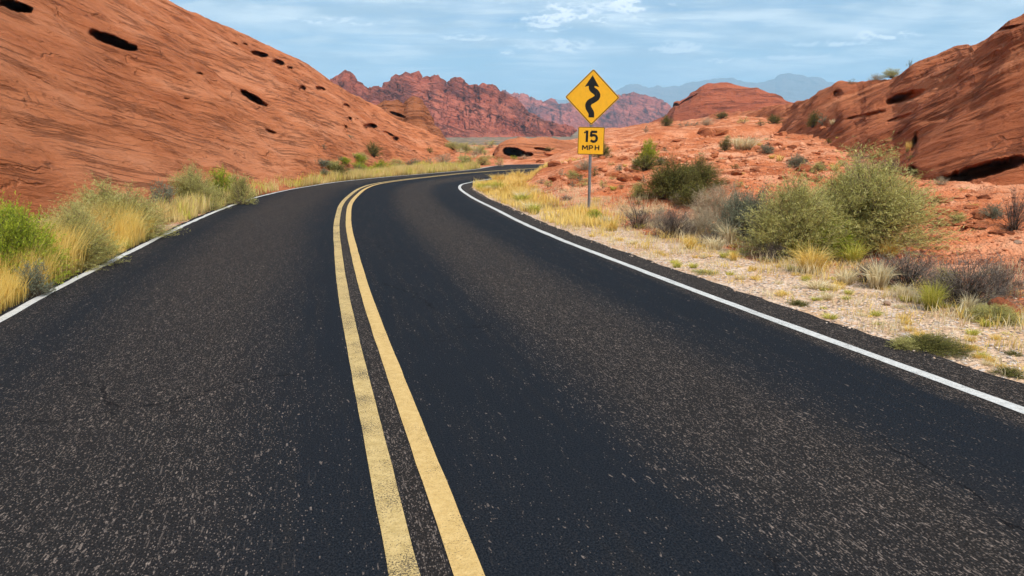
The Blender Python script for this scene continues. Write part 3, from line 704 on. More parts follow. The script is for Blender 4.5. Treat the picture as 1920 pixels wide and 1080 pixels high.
def build_sign():
    p, _ = hit(1104, 399)
    dz = depth_of(p); ppm = F / dz
    bz = float(gz(p[0], p[1])) - 0.05
    zc = lambda v: at_r(1106, v, math.hypot(p[0], p[1]))[2] - bz
    rt = root('road_sign', (p[0], p[1], bz), math.atan2(-p[0], p[1]) * 0.6, 'yellow diamond sign with black winding arrow above a square 15 MPH plaque', 'sign')
    roll = math.radians(0.9)
    # U-channel post with solid dark discs painting the shade of its row of holes
    ztop = zc(150)
    w, dd, th = 0.036, 0.030, 0.004
    prof = [(-w, 0.002), (-w * 0.45, 0.002), (-w * 0.35, -dd), (w * 0.35, -dd), (w * 0.45, 0.002), (w, 0.002), (w, 0.006), (w * 0.35, 0.006), (w * 0.28, -dd + th), (-w * 0.28, -dd + th), (-w * 0.35, 0.006), (-w, 0.006)]
    V, Q = [], []
    for z in (-0.35, ztop):
        V += [(x, y, z) for x, y in prof]
    n = len(prof)
    for i in range(n): j = (i + 1) % n; Q.append([i, j, n + j, n + i])
    Q.append(list(range(n))[::-1]); Q.append([n + i for i in range(n)])
    me = bpy.data.meshes.new('post'); me.from_pydata(V, [], Q); me.update()
    post = link('post', me, M_STEEL, rt, (0, 0.036, 0))
    z = 0.10; hm = prism([[(0.006 * math.cos(a), 0.009 * math.sin(a)) for a in np.linspace(0, 2 * math.pi, 9)[:-1]]], -dd - 0.0012, -dd + 0.0005)
    while z < zc(292):
        link('hole', hm, M_HOLE_SHADE, post, (0, 0, z)); z += 0.075
    # diamond
    half = (zc(130) - zc(234)) / 2; cz = (zc(130) + zc(234)) / 2
    a = half / math.sqrt(2) * 1.02
    dpan = link('warning_panel', prism([rounded(a, a, 0.045, 45)], 0.0, 0.003), M_SY, rt, (0.012, 0, cz)); dpan.rotation_euler = (0, roll, 0)
    bo, bi = rounded(a - 0.010, a - 0.010, 0.038, 45), rounded(a - 0.028, a - 0.028, 0.024, 45)
    link('border', prism(ring(bo, bi), -0.0012, 0.0005), M_SK, dpan)
    S = half
    pts = catmull([(-.01, -.73), (-.01, -.60), (-.05, -.50), (-.125, -.39), (-.145, -.27), (-.08, -.17), (.06, -.09), (.165, -.01), (.185, .09), (.12, .19), (.02, .26), (-.035, .33), (-.04, .45)])
    arrow = ribbon([(x * S, z * S) for x, z in pts], 0.215 * S)
    head = [(-.30 * S, .375 * S), (-.165 * S, .405 * S), (.10 * S, .405 * S), (.245 * S, .365 * S), (-.02 * S, .79 * S)]
    link('winding_arrow', prism(arrow + [head], -0.0012, 0.0005), M_SK, dpan)
    # plaque
    hp = (zc(238) - zc(290)) / 2; pc = (zc(238) + zc(290)) / 2; wp = hp * 0.965
    pan = link('speed_plaque', prism([rounded(wp, hp, 0.03)], 0.0, 0.003), M_SY, rt, (0.008, 0, pc)); pan.rotation_euler = (0, roll, 0)
    link('border', prism(ring(rounded(wp - 0.004, hp - 0.004, 0.027), rounded(wp - 0.017, hp - 0.017, 0.016)), -0.0012, 0.0005), M_SK, pan)
    u = 2 * hp
    def glyph(name, strokes, x, z, h, sw):
        pg = []
        for s in strokes: pg += ribbon([(x + a_ * h, z + b_ * h) for a_, b_ in s], sw) if s[0] != 'poly' else [[(x + a_ * h, z + b_ * h) for a_, b_ in s[1]]]
        link(name, prism(pg, -0.0012, 0.0005), M_SK, pan)
    h = 0.415 * u; sw = 0.088 * u; z0 = -0.045 * u; e = sw / 2 / h
    glyph('digit', [[(0, 0), (0, 1)], ('poly', [(-.27, .74), (-e, .80), (-e, 1.0), (-.05 - e, 1.0), (-.14, .90), (-.27, .88)])], -0.155 * u, z0, h, sw)
    five = [[(.62, 1 - e), (.09, 1 - e)], [(.115, 1 - e), (.085, .47)], [(.085, .50), (.20, .585)] + arc(.335, .325, .275, .285, 95, -150, 18)]
    glyph('digit', five, -0.045 * u, z0, h, sw)
    h2 = 0.175 * u; s2 = 0.044 * u; z1 = -0.335 * u
    glyph('letter', [[(0, 0), (0, 1)], [(.1, .95), (.5, .25)], [(.5, .25), (.9, .95)], [(1.0, 0), (1.0, 1)]], -0.30 * u, z1, h2, s2)
    glyph('letter', [[(0, 0), (0, 1)], [(0, .9), (.45, .9)] + arc(.45, .66, .27, .24, 80, -80, 8) + [(0, .42)]], -0.055 * u, z1, h2, s2)
    glyph('letter', [[(0, 0), (0, 1)], [(.75, 0), (.75, 1)], [(0, .5), (.75, .5)]], 0.165 * u, z1, h2, s2)
    for par, zz in ((dpan, half * 0.80), (dpan, -half * 0.82), (pan, hp * 0.82), (pan, -hp * 0.82)):
        c = [(0.007 * math.cos(t_) , zz + 0.007 * math.sin(t_)) for t_ in np.linspace(0, 2 * math.pi, 7)[:-1]]
        link('bolt', prism([c], -0.006, 0.0004), M_STEEL, par)
    return p
SIGN_P = build_sign()

# ------------------------------------------------------------------ plants
def leaf_material(name, a, b, c, trans=0.3, base=None):
    m, t, out = material(name)
    ti = t.attr('tint'); hh = t.attr('along')
    col = t.ramp(ti, [(0.0, a), (0.5, b), (1.0, c)])
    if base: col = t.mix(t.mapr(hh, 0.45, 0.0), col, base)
    P = t.node('ShaderNodeNewGeometry').outputs['Position']
    col = t.mix(t.mapr(t.noise(P, 5, 3), 0.4, 0.65, 0, 0.35), col, t.mix(0.5, col, a))
    d = t.node('ShaderNodeBsdfDiffuse'); t.put(d.inputs[0], col)
    tr = t.node('ShaderNodeBsdfTranslucent'); t.put(tr.inputs[0], col)
    mx = t.node('ShaderNodeMixShader'); mx.inputs[0].default_value = trans
    t.l.new(d.outputs[0], mx.inputs[1]); t.l.new(tr.outputs[0], mx.inputs[2]); t.l.new(mx.outputs[0], out.inputs[0])
    return m
LM = {
 'rab':  leaf_material('olive_rabbitbrush_leaf', (0.25, 0.24, 0.065), (0.50, 0.46, 0.15), (0.82, 0.74, 0.34), 0.38),
 'creo': leaf_material('dark_creosote_leaf', (0.075, 0.08, 0.025), (0.17, 0.165, 0.045), (0.36, 0.31, 0.10)),
 'sage': leaf_material('grey_sage_leaf', (0.115, 0.128, 0.088), (0.230, 0.250, 0.169), (0.405, 0.419, 0.284)),
 'fresh': leaf_material('bright_green_leaf', (0.150, 0.213, 0.025), (0.350, 0.413, 0.037), (0.625, 0.625, 0.088)),
 'dead': leaf_material('dead_grey_twig', (0.069, 0.053, 0.045), (0.150, 0.119, 0.100), (0.300, 0.250, 0.206), 0.0),
 'tan':  leaf_material('pale_tan_twig', (0.26, 0.19, 0.12), (0.42, 0.34, 0.22), (0.60, 0.52, 0.38), 0.2),
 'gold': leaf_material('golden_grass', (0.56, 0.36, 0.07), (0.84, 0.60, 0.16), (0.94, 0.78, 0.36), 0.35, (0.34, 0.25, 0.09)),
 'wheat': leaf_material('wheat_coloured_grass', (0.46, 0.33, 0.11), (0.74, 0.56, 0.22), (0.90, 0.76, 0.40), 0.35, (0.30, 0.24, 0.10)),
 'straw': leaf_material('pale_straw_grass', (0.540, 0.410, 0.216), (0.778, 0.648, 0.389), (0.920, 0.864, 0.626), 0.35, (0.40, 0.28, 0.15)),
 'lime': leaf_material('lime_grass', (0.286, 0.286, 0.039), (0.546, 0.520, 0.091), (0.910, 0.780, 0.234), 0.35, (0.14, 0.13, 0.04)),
}
M_STEM = leaf_material('woody_stem', (0.09, 0.065, 0.045), (0.16, 0.12, 0.085), (0.26, 0.20, 0.14), 0.0)
M_STEMD = leaf_material('dark_woody_stem', (0.035, 0.026, 0.02), (0.07, 0.052, 0.04), (0.13, 0.10, 0.075), 0.0)

def nrm(v): return v / (np.linalg.norm(v, axis=-1, keepdims=True) + 1e-9)
def sidev(rng, d):
    r = rng.normal(size=d.shape); return nrm(np.cross(d, r))
def ribbons3(P0, P1, P2, w, side, tint):
    n = len(P0); w = np.broadcast_to(np.asarray(w, float).reshape(-1, 1), (n, 1)) * side
    V = np.stack([P0 - w / 2, P0 + w / 2, P1 - w * 0.42, P1 + w * 0.42, P2], 1)
    k = np.arange(n)[:, None] * 5
    q = k + np.array([[0, 1, 3, 2]]); tr = k + np.array([[2, 3, 4]])
    al = np.tile(np.array([0, 0, 0.55, 0.55, 1.0]), n)
    return V.reshape(-1, 3), q, tr, np.repeat(tint, 5), al
def diamonds(P, d, L, w, side, tint):
    n = len(P); L = np.asarray(L, float).reshape(-1, 1); w = np.asarray(w, float).reshape(-1, 1)
    V = np.stack([P, P + d * L * 0.5 + side * w * 0.5, P + d * L, P + d * L * 0.5 - side * w * 0.5], 1)
    q = np.arange(n)[:, None] * 4 + np.array([[0, 1, 2, 3]])
    return V.reshape(-1, 3), q, np.repeat(tint, 4)
def join(parts):
    V, Q, T, ti, al = [], [], [], [], []; k = 0
    for p in parts:
        V.append(p[0]); Q.append(p[1] + k)
        if len(p) == 5: T.append(p[2] + k); ti.append(p[3]); al.append(p[4])
        else: ti.append(p[2]); al.append(np.ones(len(p[0])))
        k += len(p[0])
    return np.concatenate(V), np.concatenate(Q), (np.concatenate(T) if T else None), np.concatenate(ti), np.concatenate(al)
def finish(name, parts, mat):
    V, Q, T, ti, al = join(parts)
    me = mesh_from(name, V, Q, T, attrs={'tint': ti, 'along': al}); me.materials.append(mat); return me

def shrub_meshes(seed, kind, nst=140, ntw=7, nlf=9, leaf=(0.035, 0.010), stem=0.010, upright=0.35, lump=0.25, twig=0.17, flat=1.0):
    """a shrub one unit wide and one unit high"""
    rng = np.random.default_rng(seed)
    z = rng.random(nst) ** 0.75; ph = rng.random(nst) * 2 * math.pi; q = np.sqrt(1 - z * z)
    D = np.stack([np.cos(ph) * q, np.sin(ph) * q, z], -1)
    R_ = 1 + lump * fbm(D * 1.9 + seed, 3, seed); R_ = R_ * (0.72 + 0.33 * rng.random(nst) ** 0.6)
    tip = D * R_[:, None] * np.array([0.47, 0.47, 0.93]); tip[:, 2] = np.maximum(tip[:, 2], 0.06)
    b0 = tip * np.array([0.14, 0.14, 0]) + rng.normal(size=(nst, 3)) * np.array([0.03, 0.03, 0]); b0[:, 2] = -0.02
    P1 = b0 * (1 - 0.5) + tip * 0.5; P1[:, :2] = b0[:, :2] + (tip[:, :2] - b0[:, :2]) * (0.5 - 0.3 * upright); P1[:, 2] = tip[:, 2] * (0.5 + 0.12 * upright) + 0.02
    ts = rng.random(nst)
    stems = [ribbons3(b0, P1, tip, stem * (0.6 + 0.8 * ts), sidev(rng, tip - b0), ts), ribbons3(b0, P1, tip, stem * (0.6 + 0.8 * ts), sidev(rng, tip - b0), ts)]
    n2 = nst * ntw; i = np.repeat(np.arange(nst), ntw); s = 0.35 + 0.65 * rng.random(n2) ** 0.7; s = s[:, None]
    Pt = (1 - s) ** 2 * b0[i] + 2 * s * (1 - s) * P1[i] + s * s * tip[i]
    Tg = nrm(2 * (1 - s) * (P1[i] - b0[i]) + 2 * s * (tip[i] - P1[i]))
    Dt = nrm(Tg + rng.normal(size=(n2, 3)) * 0.50 + np.array([0, 0, 0.25]))
    L = twig * (0.5 + rng.random(n2)[:, None]); Et = Pt + Dt * L; Et[:, 2] = np.maximum(Et[:, 2], 0.02)
    Mt = (Pt + Et) / 2 + rng.normal(size=(n2, 3)) * 0.012; t2 = np.clip(0.4 * ts[i] + 0.6 * rng.random(n2), 0, 1)
    stw = ribbons3(Pt, Mt, Et, stem * 0.38, sidev(rng, Dt), t2)
    if kind == 'dead' or kind == 'tan':
        n3 = n2 * 3; j = np.repeat(np.arange(n2), 3); s3 = rng.random((n3, 1)); P3_ = Pt[j] + (Et[j] - Pt[j]) * s3
        D3 = nrm(Dt[j] + rng.normal(size=(n3, 3)) * 0.7); E3 = P3_ + D3 * twig * (0.25 + 0.5 * rng.random((n3, 1)))
        tw3 = ribbons3(P3_, (P3_ + E3) / 2 + rng.normal(size=(n3, 3)) * 0.006, E3, stem * 0.28, sidev(rng, D3), rng.random(n3))
        return finish('stems', stems, LM[kind] if kind == 'tan' else M_STEMD), finish('twigs', [stw, tw3], LM[kind])
    n3 = n2 * nlf; j = np.repeat(np.arange(n2), nlf); s3 = rng.random((n3, 1)) ** 0.8
    P3_ = Pt[j] + (Et[j] - Pt[j]) * s3; D3 = nrm(Dt[j] + rng.normal(size=(n3, 3)) * 0.55)
    tt = np.clip(0.25 * ts[i][j] + 0.55 * rng.random(n3) + 0.25 * (s3[:, 0] - 0.2), 0, 1)
    lv = diamonds(P3_, D3, leaf[0] * (0.6 + 0.8 * rng.random(n3)), leaf[1] * (0.7 + 0.6 * rng.random(n3)), sidev(rng, D3), tt)
    return finish('stems', stems + [stw], M_STEM if kind != 'creo' else M_STEMD), finish('foliage', [lv], LM[kind])
def grass_mesh(seed, kind, nb=260, w=0.012, spread=0.16, droop=0.5):
    rng = np.random.default_rng(seed)
    nb = int(nb * rng.uniform(0.8, 1.2)); a = rng.random(nb) * 2 * math.pi; r = spread * np.sqrt(rng.random(nb))
    O = np.stack([np.cos(a), np.sin(a), 0 * a], -1); B = O * r[:, None]; B[:, 2] = -0.02
    lean = (r / spread * 0.5 + 0.6 * rng.random(nb)) * 0.42; h = 0.55 + 0.45 * rng.random(nb)
    h = h * (1 - 0.5 * lean)
    T = B + O * lean[:, None] + rng.normal(size=(nb, 3)) * np.array([0.10, 0.10, 0]); T[:, 2] = h * (0.55 + 0.45 * rng.random(nb))
    M = (B + T) / 2; M[:, :2] = B[:, :2] + (T[:, :2] - B[:, :2]) * (0.5 - droop * 0.35); M[:, 2] = h * 0.58
    return finish('grass', [ribbons3(B, M, T, w * (0.6 + 0.8 * rng.random(nb)), sidev(rng, T - B), rng.random(nb))], LM[kind])
CACHE = {}
def proto(kind, tier, var):
    k = (kind, tier, var)
    if k in CACHE: return CACHE[k]
    sd_ = hash_((kind, tier, var))
    if kind in ('gold', 'straw', 'lime'):
        r = grass_mesh(sd_, kind, [60, 200, 420][tier], [0.035, 0.016, 0.0085][tier], [0.2, 0.17, 0.16][tier])
    else:
        q = {'rab': dict(leaf=(0.046, 0.0058), upright=0.5, lump=0.3), 'creo': dict(leaf=(0.026, 0.011), upright=0.4, lump=0.4), 'sage': dict(leaf=(0.026, 0.010), lump=0.4),
             'fresh': dict(leaf=(0.042, 0.009), upright=0.8, lump=0.3), 'dead': dict(upright=0.3, lump=0.3), 'tan': dict(upright=0.2, lump=0.4)}[kind].copy()
        n = [(26, 4, 6), (120, 8, 9), (380, 10, 13)][tier]
        if kind in ('dead', 'tan'): n = [(30, 5, 0), (90, 8, 0), (170, 11, 0)][tier]; q['stem'] = [0.022, 0.012, 0.0075][tier]
        else:
            f = [2.6, 1.25, 0.72][tier]; q['leaf'] = (q['leaf'][0] * f, q['leaf'][1] * f); q['stem'] = [0.016, 0.010, 0.006][tier]
        r = shrub_meshes(sd_, kind, n[0], n[1], n[2], **q)
    CACHE[k] = r; return r
def hash_(t): return sum((i + 1) * 131 * ord(c) for i, c in enumerate(str(t))) % 99991
RNG = random.Random(4)
NAMES = {'rab': 'rabbitbrush', 'creo': 'creosote_bush', 'sage': 'sagebrush', 'fresh': 'green_shrub', 'dead': 'dead_bush', 'tan': 'dry_brush', 'gold': 'bunchgrass', 'straw': 'straw_grass', 'lime': 'green_grass_clump'}
def plant(kind, u, v, w, h, label, cat=None, group=None, dz=0.0, pos=None, tier=None, size=None):
    if pos is None:
        p, n = hit(u, v)
        if u > 1550 and v < 165:                       # a plant on the skyline: step down until the rock is met
            while math.hypot(p[0], p[1]) > 66: v += 0.7; p, n = hit(u, v)
        k = depth_of(p) / F; W, Hh = w * k, h * k
    else: p = pos; W, Hh = size
    if tier is None: tier = 0 if max(w, h) < 26 else (1 if max(w, h) < 85 else 2)
    var = RNG.randrange(3 if tier < 2 else 2)
    loc = (p[0], p[1] + (W * 0.25 if pos is None else 0), p[2])
    if pos is None and loc[1] < 200:
        loc = (loc[0], loc[1], max(p[2], min(float(gz(loc[0], loc[1])), p[2] + 0.3)) - 0.02 + dz)
    g = kind in ('gold', 'straw', 'lime')
    m = proto(kind, tier, var)
    rz = RNG.random() * 6.28
    if g:
        o = link(NAMES[kind], m, None, None, loc); o.rotation_euler = (0, 0, rz); o.scale = (W, W, Hh)
        tag(o, label, cat or 'grass', group)
    else:
        o = root(NAMES[kind], loc, rz, label, cat or 'shrub', group); o.scale = (W * 1.02, W * 1.02, Hh * 1.04)
        link('stems', m[0], None, o); link('foliage' if kind not in ('dead', 'tan') else 'twigs', m[1], None, o)
    return o

PL = [
 # left roadside, near to far
 ('fresh', 5, 548, 160, 175, 'bright yellow-green shrub cut by the left edge of the photo, nearest the viewer'),
 ('sage', 52, 560, 70, 70, 'grey-green low shrub in front of the bright yellow-green one'),
 ('rab', 110, 512, 165, 115, 'grey-olive shrub between the bright leftmost shrub and the golden roadside grass'),
 ('rab', 188, 458, 200, 105, 'wide rounded olive shrub behind the golden grass on the left roadside'),
 ('sage', 298, 404, 62, 66, 'pale grey sagebrush at the left end of the shrub cluster against the slickrock'),
 ('rab', 350, 398, 110, 78, 'rounded olive shrub right of the pale grey sagebrush'),
 ('fresh', 412, 380, 62, 62, 'upright yellow-green shrub, tallest of the cluster by the white line'),
 ('rab', 448, 384, 54, 58, 'grey-green shrub at the right end of the cluster by the white line'),
 ('creo', 416, 385, 26, 28, 'small dark green bush touching the road edge below the cluster'),
 ('creo', 628, 329, 56, 22, 'low dark green bush behind the grass at the foot of the left hill'),
 ('dead', 668, 327, 40, 18, 'low brownish bush right of the dark green one at the foot of the left hill'),
 ('creo', 698, 294, 32, 28, 'dark bush growing on the slickrock toe above the road grass'),
 ('sage', 657, 259, 15, 9, 'tiny bush on the left hill just below its small round holes'),
 ('sage', 606, 278, 11, 9, 'tiny grey bush alone on the bare face of the left hill'),
 ('fresh', 712, 326, 46, 24, 'yellow-green brush in the middle of the far left roadside grass'),
 ('rab', 744, 322, 40, 24, 'olive brush right of the yellow-green one on the far left roadside'),
 ('sage', 776, 314, 32, 17, 'dark grey-green bush below the hole at the toe of the left hill'),
 ('sage', 802, 308, 22, 14, 'small grey-green bush on the far left roadside near the end of the hill'),
 ('creo', 806, 288, 18, 14, 'dark bush in the notch at the toe of the orange knob'),
 ('tan', 832, 308, 50, 20, 'pale tan brush on the far left roadside'),
 ('rab', 874, 317, 46, 25, 'pale rounded green shrub beside the far bend of the road'),
 ('rab', 905, 310, 30, 18, 'straw-green brush between the pale round shrub and the last olive one'),
 ('rab', 936, 312, 20, 19, 'last round olive shrub on the left before the road disappears'),
 ('fresh', 963, 300, 14, 9, 'tiny bright green bush in front of the low cave'),
 ('tan', 985, 298, 24, 10, 'pale dry brush to the right of the cave mouth'),
 ('creo', 1032, 284, 22, 10, 'dark bush beside the second hollow of the cave rock'),
 # by the sign and the dirt bank behind it
 ('creo', 1128, 296, 44, 30, 'dark olive bush partly hidden behind the 15 MPH plaque'),
 ('fresh', 1117, 419, 36, 25, 'bright green tuft at the foot of the sign post', 'shrub'),
 ('tan', 1098, 322, 44, 22, 'pale grey brush directly behind the sign post below the plaque'),
 ('tan', 1055, 330, 22, 16, 'pale dry brush on the red bank left of the sign post'),
 ('rab', 1074, 336, 26, 16, 'olive tuft just right of the pale dry brush left of the sign'),
 ('rab', 1029, 351, 24, 15, 'olive clump on the red bank, left of the sign at mid bank height'),
 ('rab', 1001, 357, 20, 14, 'olive clump nearest the inner curve on the red bank'),
 ('sage', 1015, 345, 20, 12, 'grey tuft touching the olive clump on the bank left of the sign'),
 ('rab', 1094, 350, 22, 15, 'olive tuft touching the left side of the sign post'),
 ('rab', 1132, 354, 22, 17, 'round olive tuft a little right of the sign post'),
 ('lime', 1150, 361, 22, 14, 'small yellow-green grass tuft right of the round olive tuft'),
 ('dead', 1062, 377, 26, 13, 'flat dark tuft on the bank low and left of the sign post'),
 ('sage', 1161, 323, 16, 12, 'small grey bush on the slope right of the sign plaque'),
 ('rab', 1198, 374, 32, 30, 'rounded olive-gold tuft between the sign and the dark creosote'),
 ('gold', 1196, 366, 26, 26, 'golden grass standing behind the olive-gold tuft'),
 ('sage', 1208, 344, 18, 14, 'grey tuft on the slope above the olive-gold tuft'),
 ('creo', 1212, 320, 56, 30, 'dark low base growth of the tall bush up the slope'),
 ('fresh', 1217, 312, 40, 46, 'tall yellow-green bush standing alone up the slope right of the sign'),
 ('sage', 1240, 311, 26, 16, 'grey tuft on the right side of the tall lone bush'),
 ('straw', 1192, 316, 26, 22, 'pale grass left of the tall lone bush'),
 ('creo', 1262, 378, 112, 70, 'large dark olive creosote, left one of the pair in mid slope'),
 ('creo', 1312, 362, 100, 56, 'dark green-brown creosote, right one of the pair in mid slope'),
 ('creo', 1303, 394, 76, 50, 'lower dark olive bush in front of the creosote pair'),
 ('tan', 1272, 388, 36, 24, 'pale small brush at the foot of the large dark creosote'),
 ('creo', 1378, 318, 20, 11, 'small isolated dark olive tuft on the flat red rock'),
 ('straw', 1402, 283, 92, 38, 'large pale straw grass mass on the red flat'),
 ('creo', 1362, 282, 26, 26, 'olive bush touching the left end of the large pale grass mass'),
 ('sage', 1440, 290, 32, 20, 'grey brush between the pale grass mass and the gold tufts'),
 ('gold', 1464, 303, 24, 22, 'golden tuft on the flat below the pale grass mass'),
 ('gold', 1448, 299, 18, 14, 'smaller golden tuft beside the grey brush'),
 ('sage', 1499, 317, 46, 26, 'pale grey sagebrush at the toe of the right slickrock'),
 ('rab', 1537, 322, 26, 18, 'olive tuft right of the pale grey sagebrush'),
 ('gold', 1568, 322, 30, 24, 'golden grass at the rock toe behind the big bush'),
 ('sage', 1211, 249, 14, 12, 'small dark bush near the crest of the dirt rise'),
 ('creo', 1251, 237, 26, 20, 'dark olive bush at the left foot of the red butte'),
 ('sage', 1284, 238, 22, 12, 'grey-green bush in front of the left part of the butte'),
 ('sage', 1303, 237, 18, 10, 'small green bush next to the grey one before the butte'),
 ('tan', 1326, 236, 32, 15, 'grey brush on the crest above the dark boulder'),
 ('creo', 1355, 223, 26, 14, 'dark bush on the skyline of the rise before the butte'),
 ('rab', 1396, 232, 22, 13, 'olive bush on the flat below the butte, left of two dark ones'),
 ('creo', 1428, 238, 22, 12, 'dark bush midway on the flat below the butte'),
 ('creo', 1453, 232, 28, 17, 'rounded dark green bush, the darkest on the upper flat'),
 ('creo', 1527, 238, 24, 30, 'dark leaning bush on the lower slickrock slope'),
 ('sage', 1545, 234, 22, 24, 'grey-green bush right of the dark leaning one on the slickrock'),
 ('straw', 1564, 233, 24, 16, 'pale grass beside the leaning bush on the slickrock'),
 ('sage', 1600, 158, 18, 11, 'small grey bush, leftmost on the skyline of the right hill'),
 ('tan', 1648, 146, 34, 14, 'dry brush on the skyline of the right hill'),
 ('rab', 1677, 141, 34, 17, 'olive bush on the skyline of the right hill'),
 ('sage', 1707, 121, 13, 12, 'tiny lone bush highest on the skyline of the right hill'),
 ('gold', 1704, 284, 16, 32, 'dry golden grass growing in the rock crevice of the right hill'),
 ('creo', 1707, 300, 14, 16, 'dark bush at the bottom of the rock crevice'),
 ('dead', 1671, 332, 44, 38, 'dark grey bush at the rock toe right of the big bush'),
 ('tan', 1768, 349, 30, 16, 'pale dry brush at the foot of the dark undercut'),
 ('creo', 1753, 386, 22, 20, 'small dark tuft on the red slabs right of the big bush'),
 ('lime', 1828, 390, 22, 16, 'small lime grass tuft on the red slabs'),
 ('rab', 1800, 416, 32, 20, 'olive tuft among the broken red slabs'),
 ('sage', 1864, 414, 44, 28, 'grey bush on the broken red slabs near the right edge'),
 ('dead', 1910, 432, 56, 76, 'dark bush cut by the right edge of the photo beside the slabs'),
 # large group on the right roadside
 ('dead', 1200, 430, 78, 48, 'grey dead bush, leftmost of the right roadside thicket'),
 ('dead', 1265, 448, 90, 60, 'dark grey dead bush second from the left in the roadside thicket'),
 ('tan', 1322, 446, 90, 62, 'grey-tan brush between the dark dead bush and the bluish sage'),
 ('tan', 1350, 424, 120, 78, 'large pale tan brush behind the roadside thicket'),
 ('straw', 1368, 460, 60, 66, 'tall straw grass in front of the bluish sage'),
 ('sage', 1405, 458, 115, 112, 'bluish grey-green sage left of the big green bush'),
 ('rab', 1502, 490, 190, 148, 'broad green bush, left half of the big roadside pair'),
 ('rab', 1652, 474, 282, 172, 'largest bush of the right roadside, tall and olive-brown'),
 ('tan', 1618, 345, 70, 54, 'pale brushy top rising behind the largest bush'),
 ('fresh', 1548, 490, 130, 78, 'fresh green stems in front between the two big bushes'),
 ('dead', 1455, 492, 70, 44, 'grey undergrowth at the left foot of the big green bush'),
 ('gold', 1531, 516, 96, 84, 'brightest golden bunchgrass in front of the big bushes'),
 ('lime', 1496, 490, 50, 68, 'yellow-green grass leaning at the left of the golden bunchgrass'),
 ('lime', 1606, 500, 62, 72, 'tall yellow-green grass below the largest bush'),
 ('gold', 1672, 492, 60, 62, 'pale golden grass at the right foot of the largest bush'),
 ('straw', 1656, 545, 76, 84, 'pale yellow grass in front of the dark twiggy bush'),
 ('straw', 1592, 536, 60, 48, 'thin straw grass right of the golden bunchgrass'),
 ('dead', 1632, 532, 60, 46, 'dark twigs behind the pale yellow grass'),
 ('dead', 1725, 544, 155, 70, 'dark brown dense twiggy bush at the road bank on the right'),
 ('dead', 1838, 582, 180, 95, 'wide grey-brown bare-twig bush near the right edge'),
 ('dead', 1888, 556, 90, 66, 'bare-twig bush behind the wide one at the right edge'),
 ('lime', 1756, 585, 64, 90, 'tall thin yellow-green grass between the two twiggy bushes'),
 ('straw', 1822, 590, 44, 60, 'pale grass in front of the wide bare-twig bush'),
 ('rab', 1880, 608, 90, 34, 'low olive-green mat at the foot of the wide bare-twig bush'),
 ('gold', 1297, 468, 44, 42, 'golden bunchgrass in front of the dark dead bushes'),
 ('gold', 1377, 490, 30, 34, 'small golden bunchgrass on the gravel below the bluish sage'),
 ('gold', 1150, 434, 44, 38, 'yellow grass just right of the sign post'),
 ('straw', 1136, 424, 34, 32, 'pale grass between the green tuft and the yellow grass by the sign'),
 ('lime', 1271, 502, 30, 20, 'yellow-lime tuft on the gravel halfway along the shoulder'),
 ('lime', 1561, 600, 42, 20, 'yellow-green tuft close to the asphalt below the golden bunchgrass'),
 ('creo', 1502, 575, 44, 14, 'flat dark green mat on the gravel close to the asphalt'),
 ('lime', 1646, 594, 34, 22, 'lime tuft on the gravel right of the golden bunchgrass'),
 ('lime', 1594, 553, 28, 20, 'small lime tuft under the thin straw grass'),
 ('creo', 1768, 664, 132, 26, 'large flat dark olive mat on the gravel near the asphalt'),
 ('rab', 1700, 655, 50, 24, 'olive-gold fringe at the left end of the large flat mat'),
 ('creo', 1905, 710, 66, 20, 'flat green mat at the right edge of the photo, lowest on the gravel'),
 ('creo', 1906, 668, 34, 13, 'small flat mat above the lowest one at the right edge'),
 ('dead', 1877, 660, 22, 12, 'little brown tuft left of the small flat mat'),
 ('rab', 1325, 516, 60, 9, 'flat olive patch on the gravel shoulder'),
 ('tan', 1240, 430, 60, 40, 'thin grey-tan brush between the two dark dead bushes and the dirt slope'),
 ('straw', 1300, 440, 60, 44, 'pale straw grass among the grey brush left of the bluish sage'),
 ('straw', 1345, 470, 54, 40, 'pale straw grass at the front foot of the bluish sage'),
 ('dead', 1330, 462, 60, 30, 'dark low twigs under the grey-tan brush by the white stone'),
 ('rab', 1580, 484, 170, 125, 'olive growth filling the gap between the two big bushes'),
 ('tan', 1560, 470, 60, 50, 'bare grey stems showing under the middle of the big bushes'),
 ('straw', 1700, 560, 50, 40, 'pale grass at the front edge of the dark brown twiggy bush'),
 ('straw', 1540, 545, 70, 30, 'short straw fringe below the brightest bunchgrass'),
 ('rab', 1780, 548, 60, 46, 'olive-green growth between the dark brown bush and the bare-twig bush'),
 ('dead', 1800, 560, 60, 40, 'dark twigs between the thin yellow-green grass and the wide bare-twig bush'),
]
for q in PL:
    plant(q[0], q[1], q[2], q[3], q[4], q[5], *(q[6:7]))

# small tufts scattered over the shoulder and the red flat: nothing tells them apart
def scatter(n, box, kinds, label, group, w=(8, 22), ar=(0.5, 0.9), seed=1, ok=lambda d, s: True):
    rg = random.Random(seed); c = 0; tries = 0
    while c < n and tries < n * 30:
        tries += 1
        u = rg.uniform(box[0], box[2]); v = rg.uniform(box[1], box[3])
        p, nn = hit(u, v); d, s, i = road_dist([p[0]], [p[1]])
        if not ok(d[0], s[0]) or p[1] > 130: continue
        ww = rg.uniform(*w) * (0.5 + (v - 230) / 330); k = rg.choice(kinds)
        plant(k, u, v, ww, ww * rg.uniform(*ar), label, None, group); c += 1
scatter(150, (1000, 395, 1900, 690), ['gold', 'straw', 'gold', 'lime'], 'small dry yellow grass tuft scattered on the pale gravel shoulder', 'small grass tufts on the gravel shoulder', (12, 24), (0.45, 0.8), 5, lambda d, s: s > 0 and 0.75 < d < 3.2)
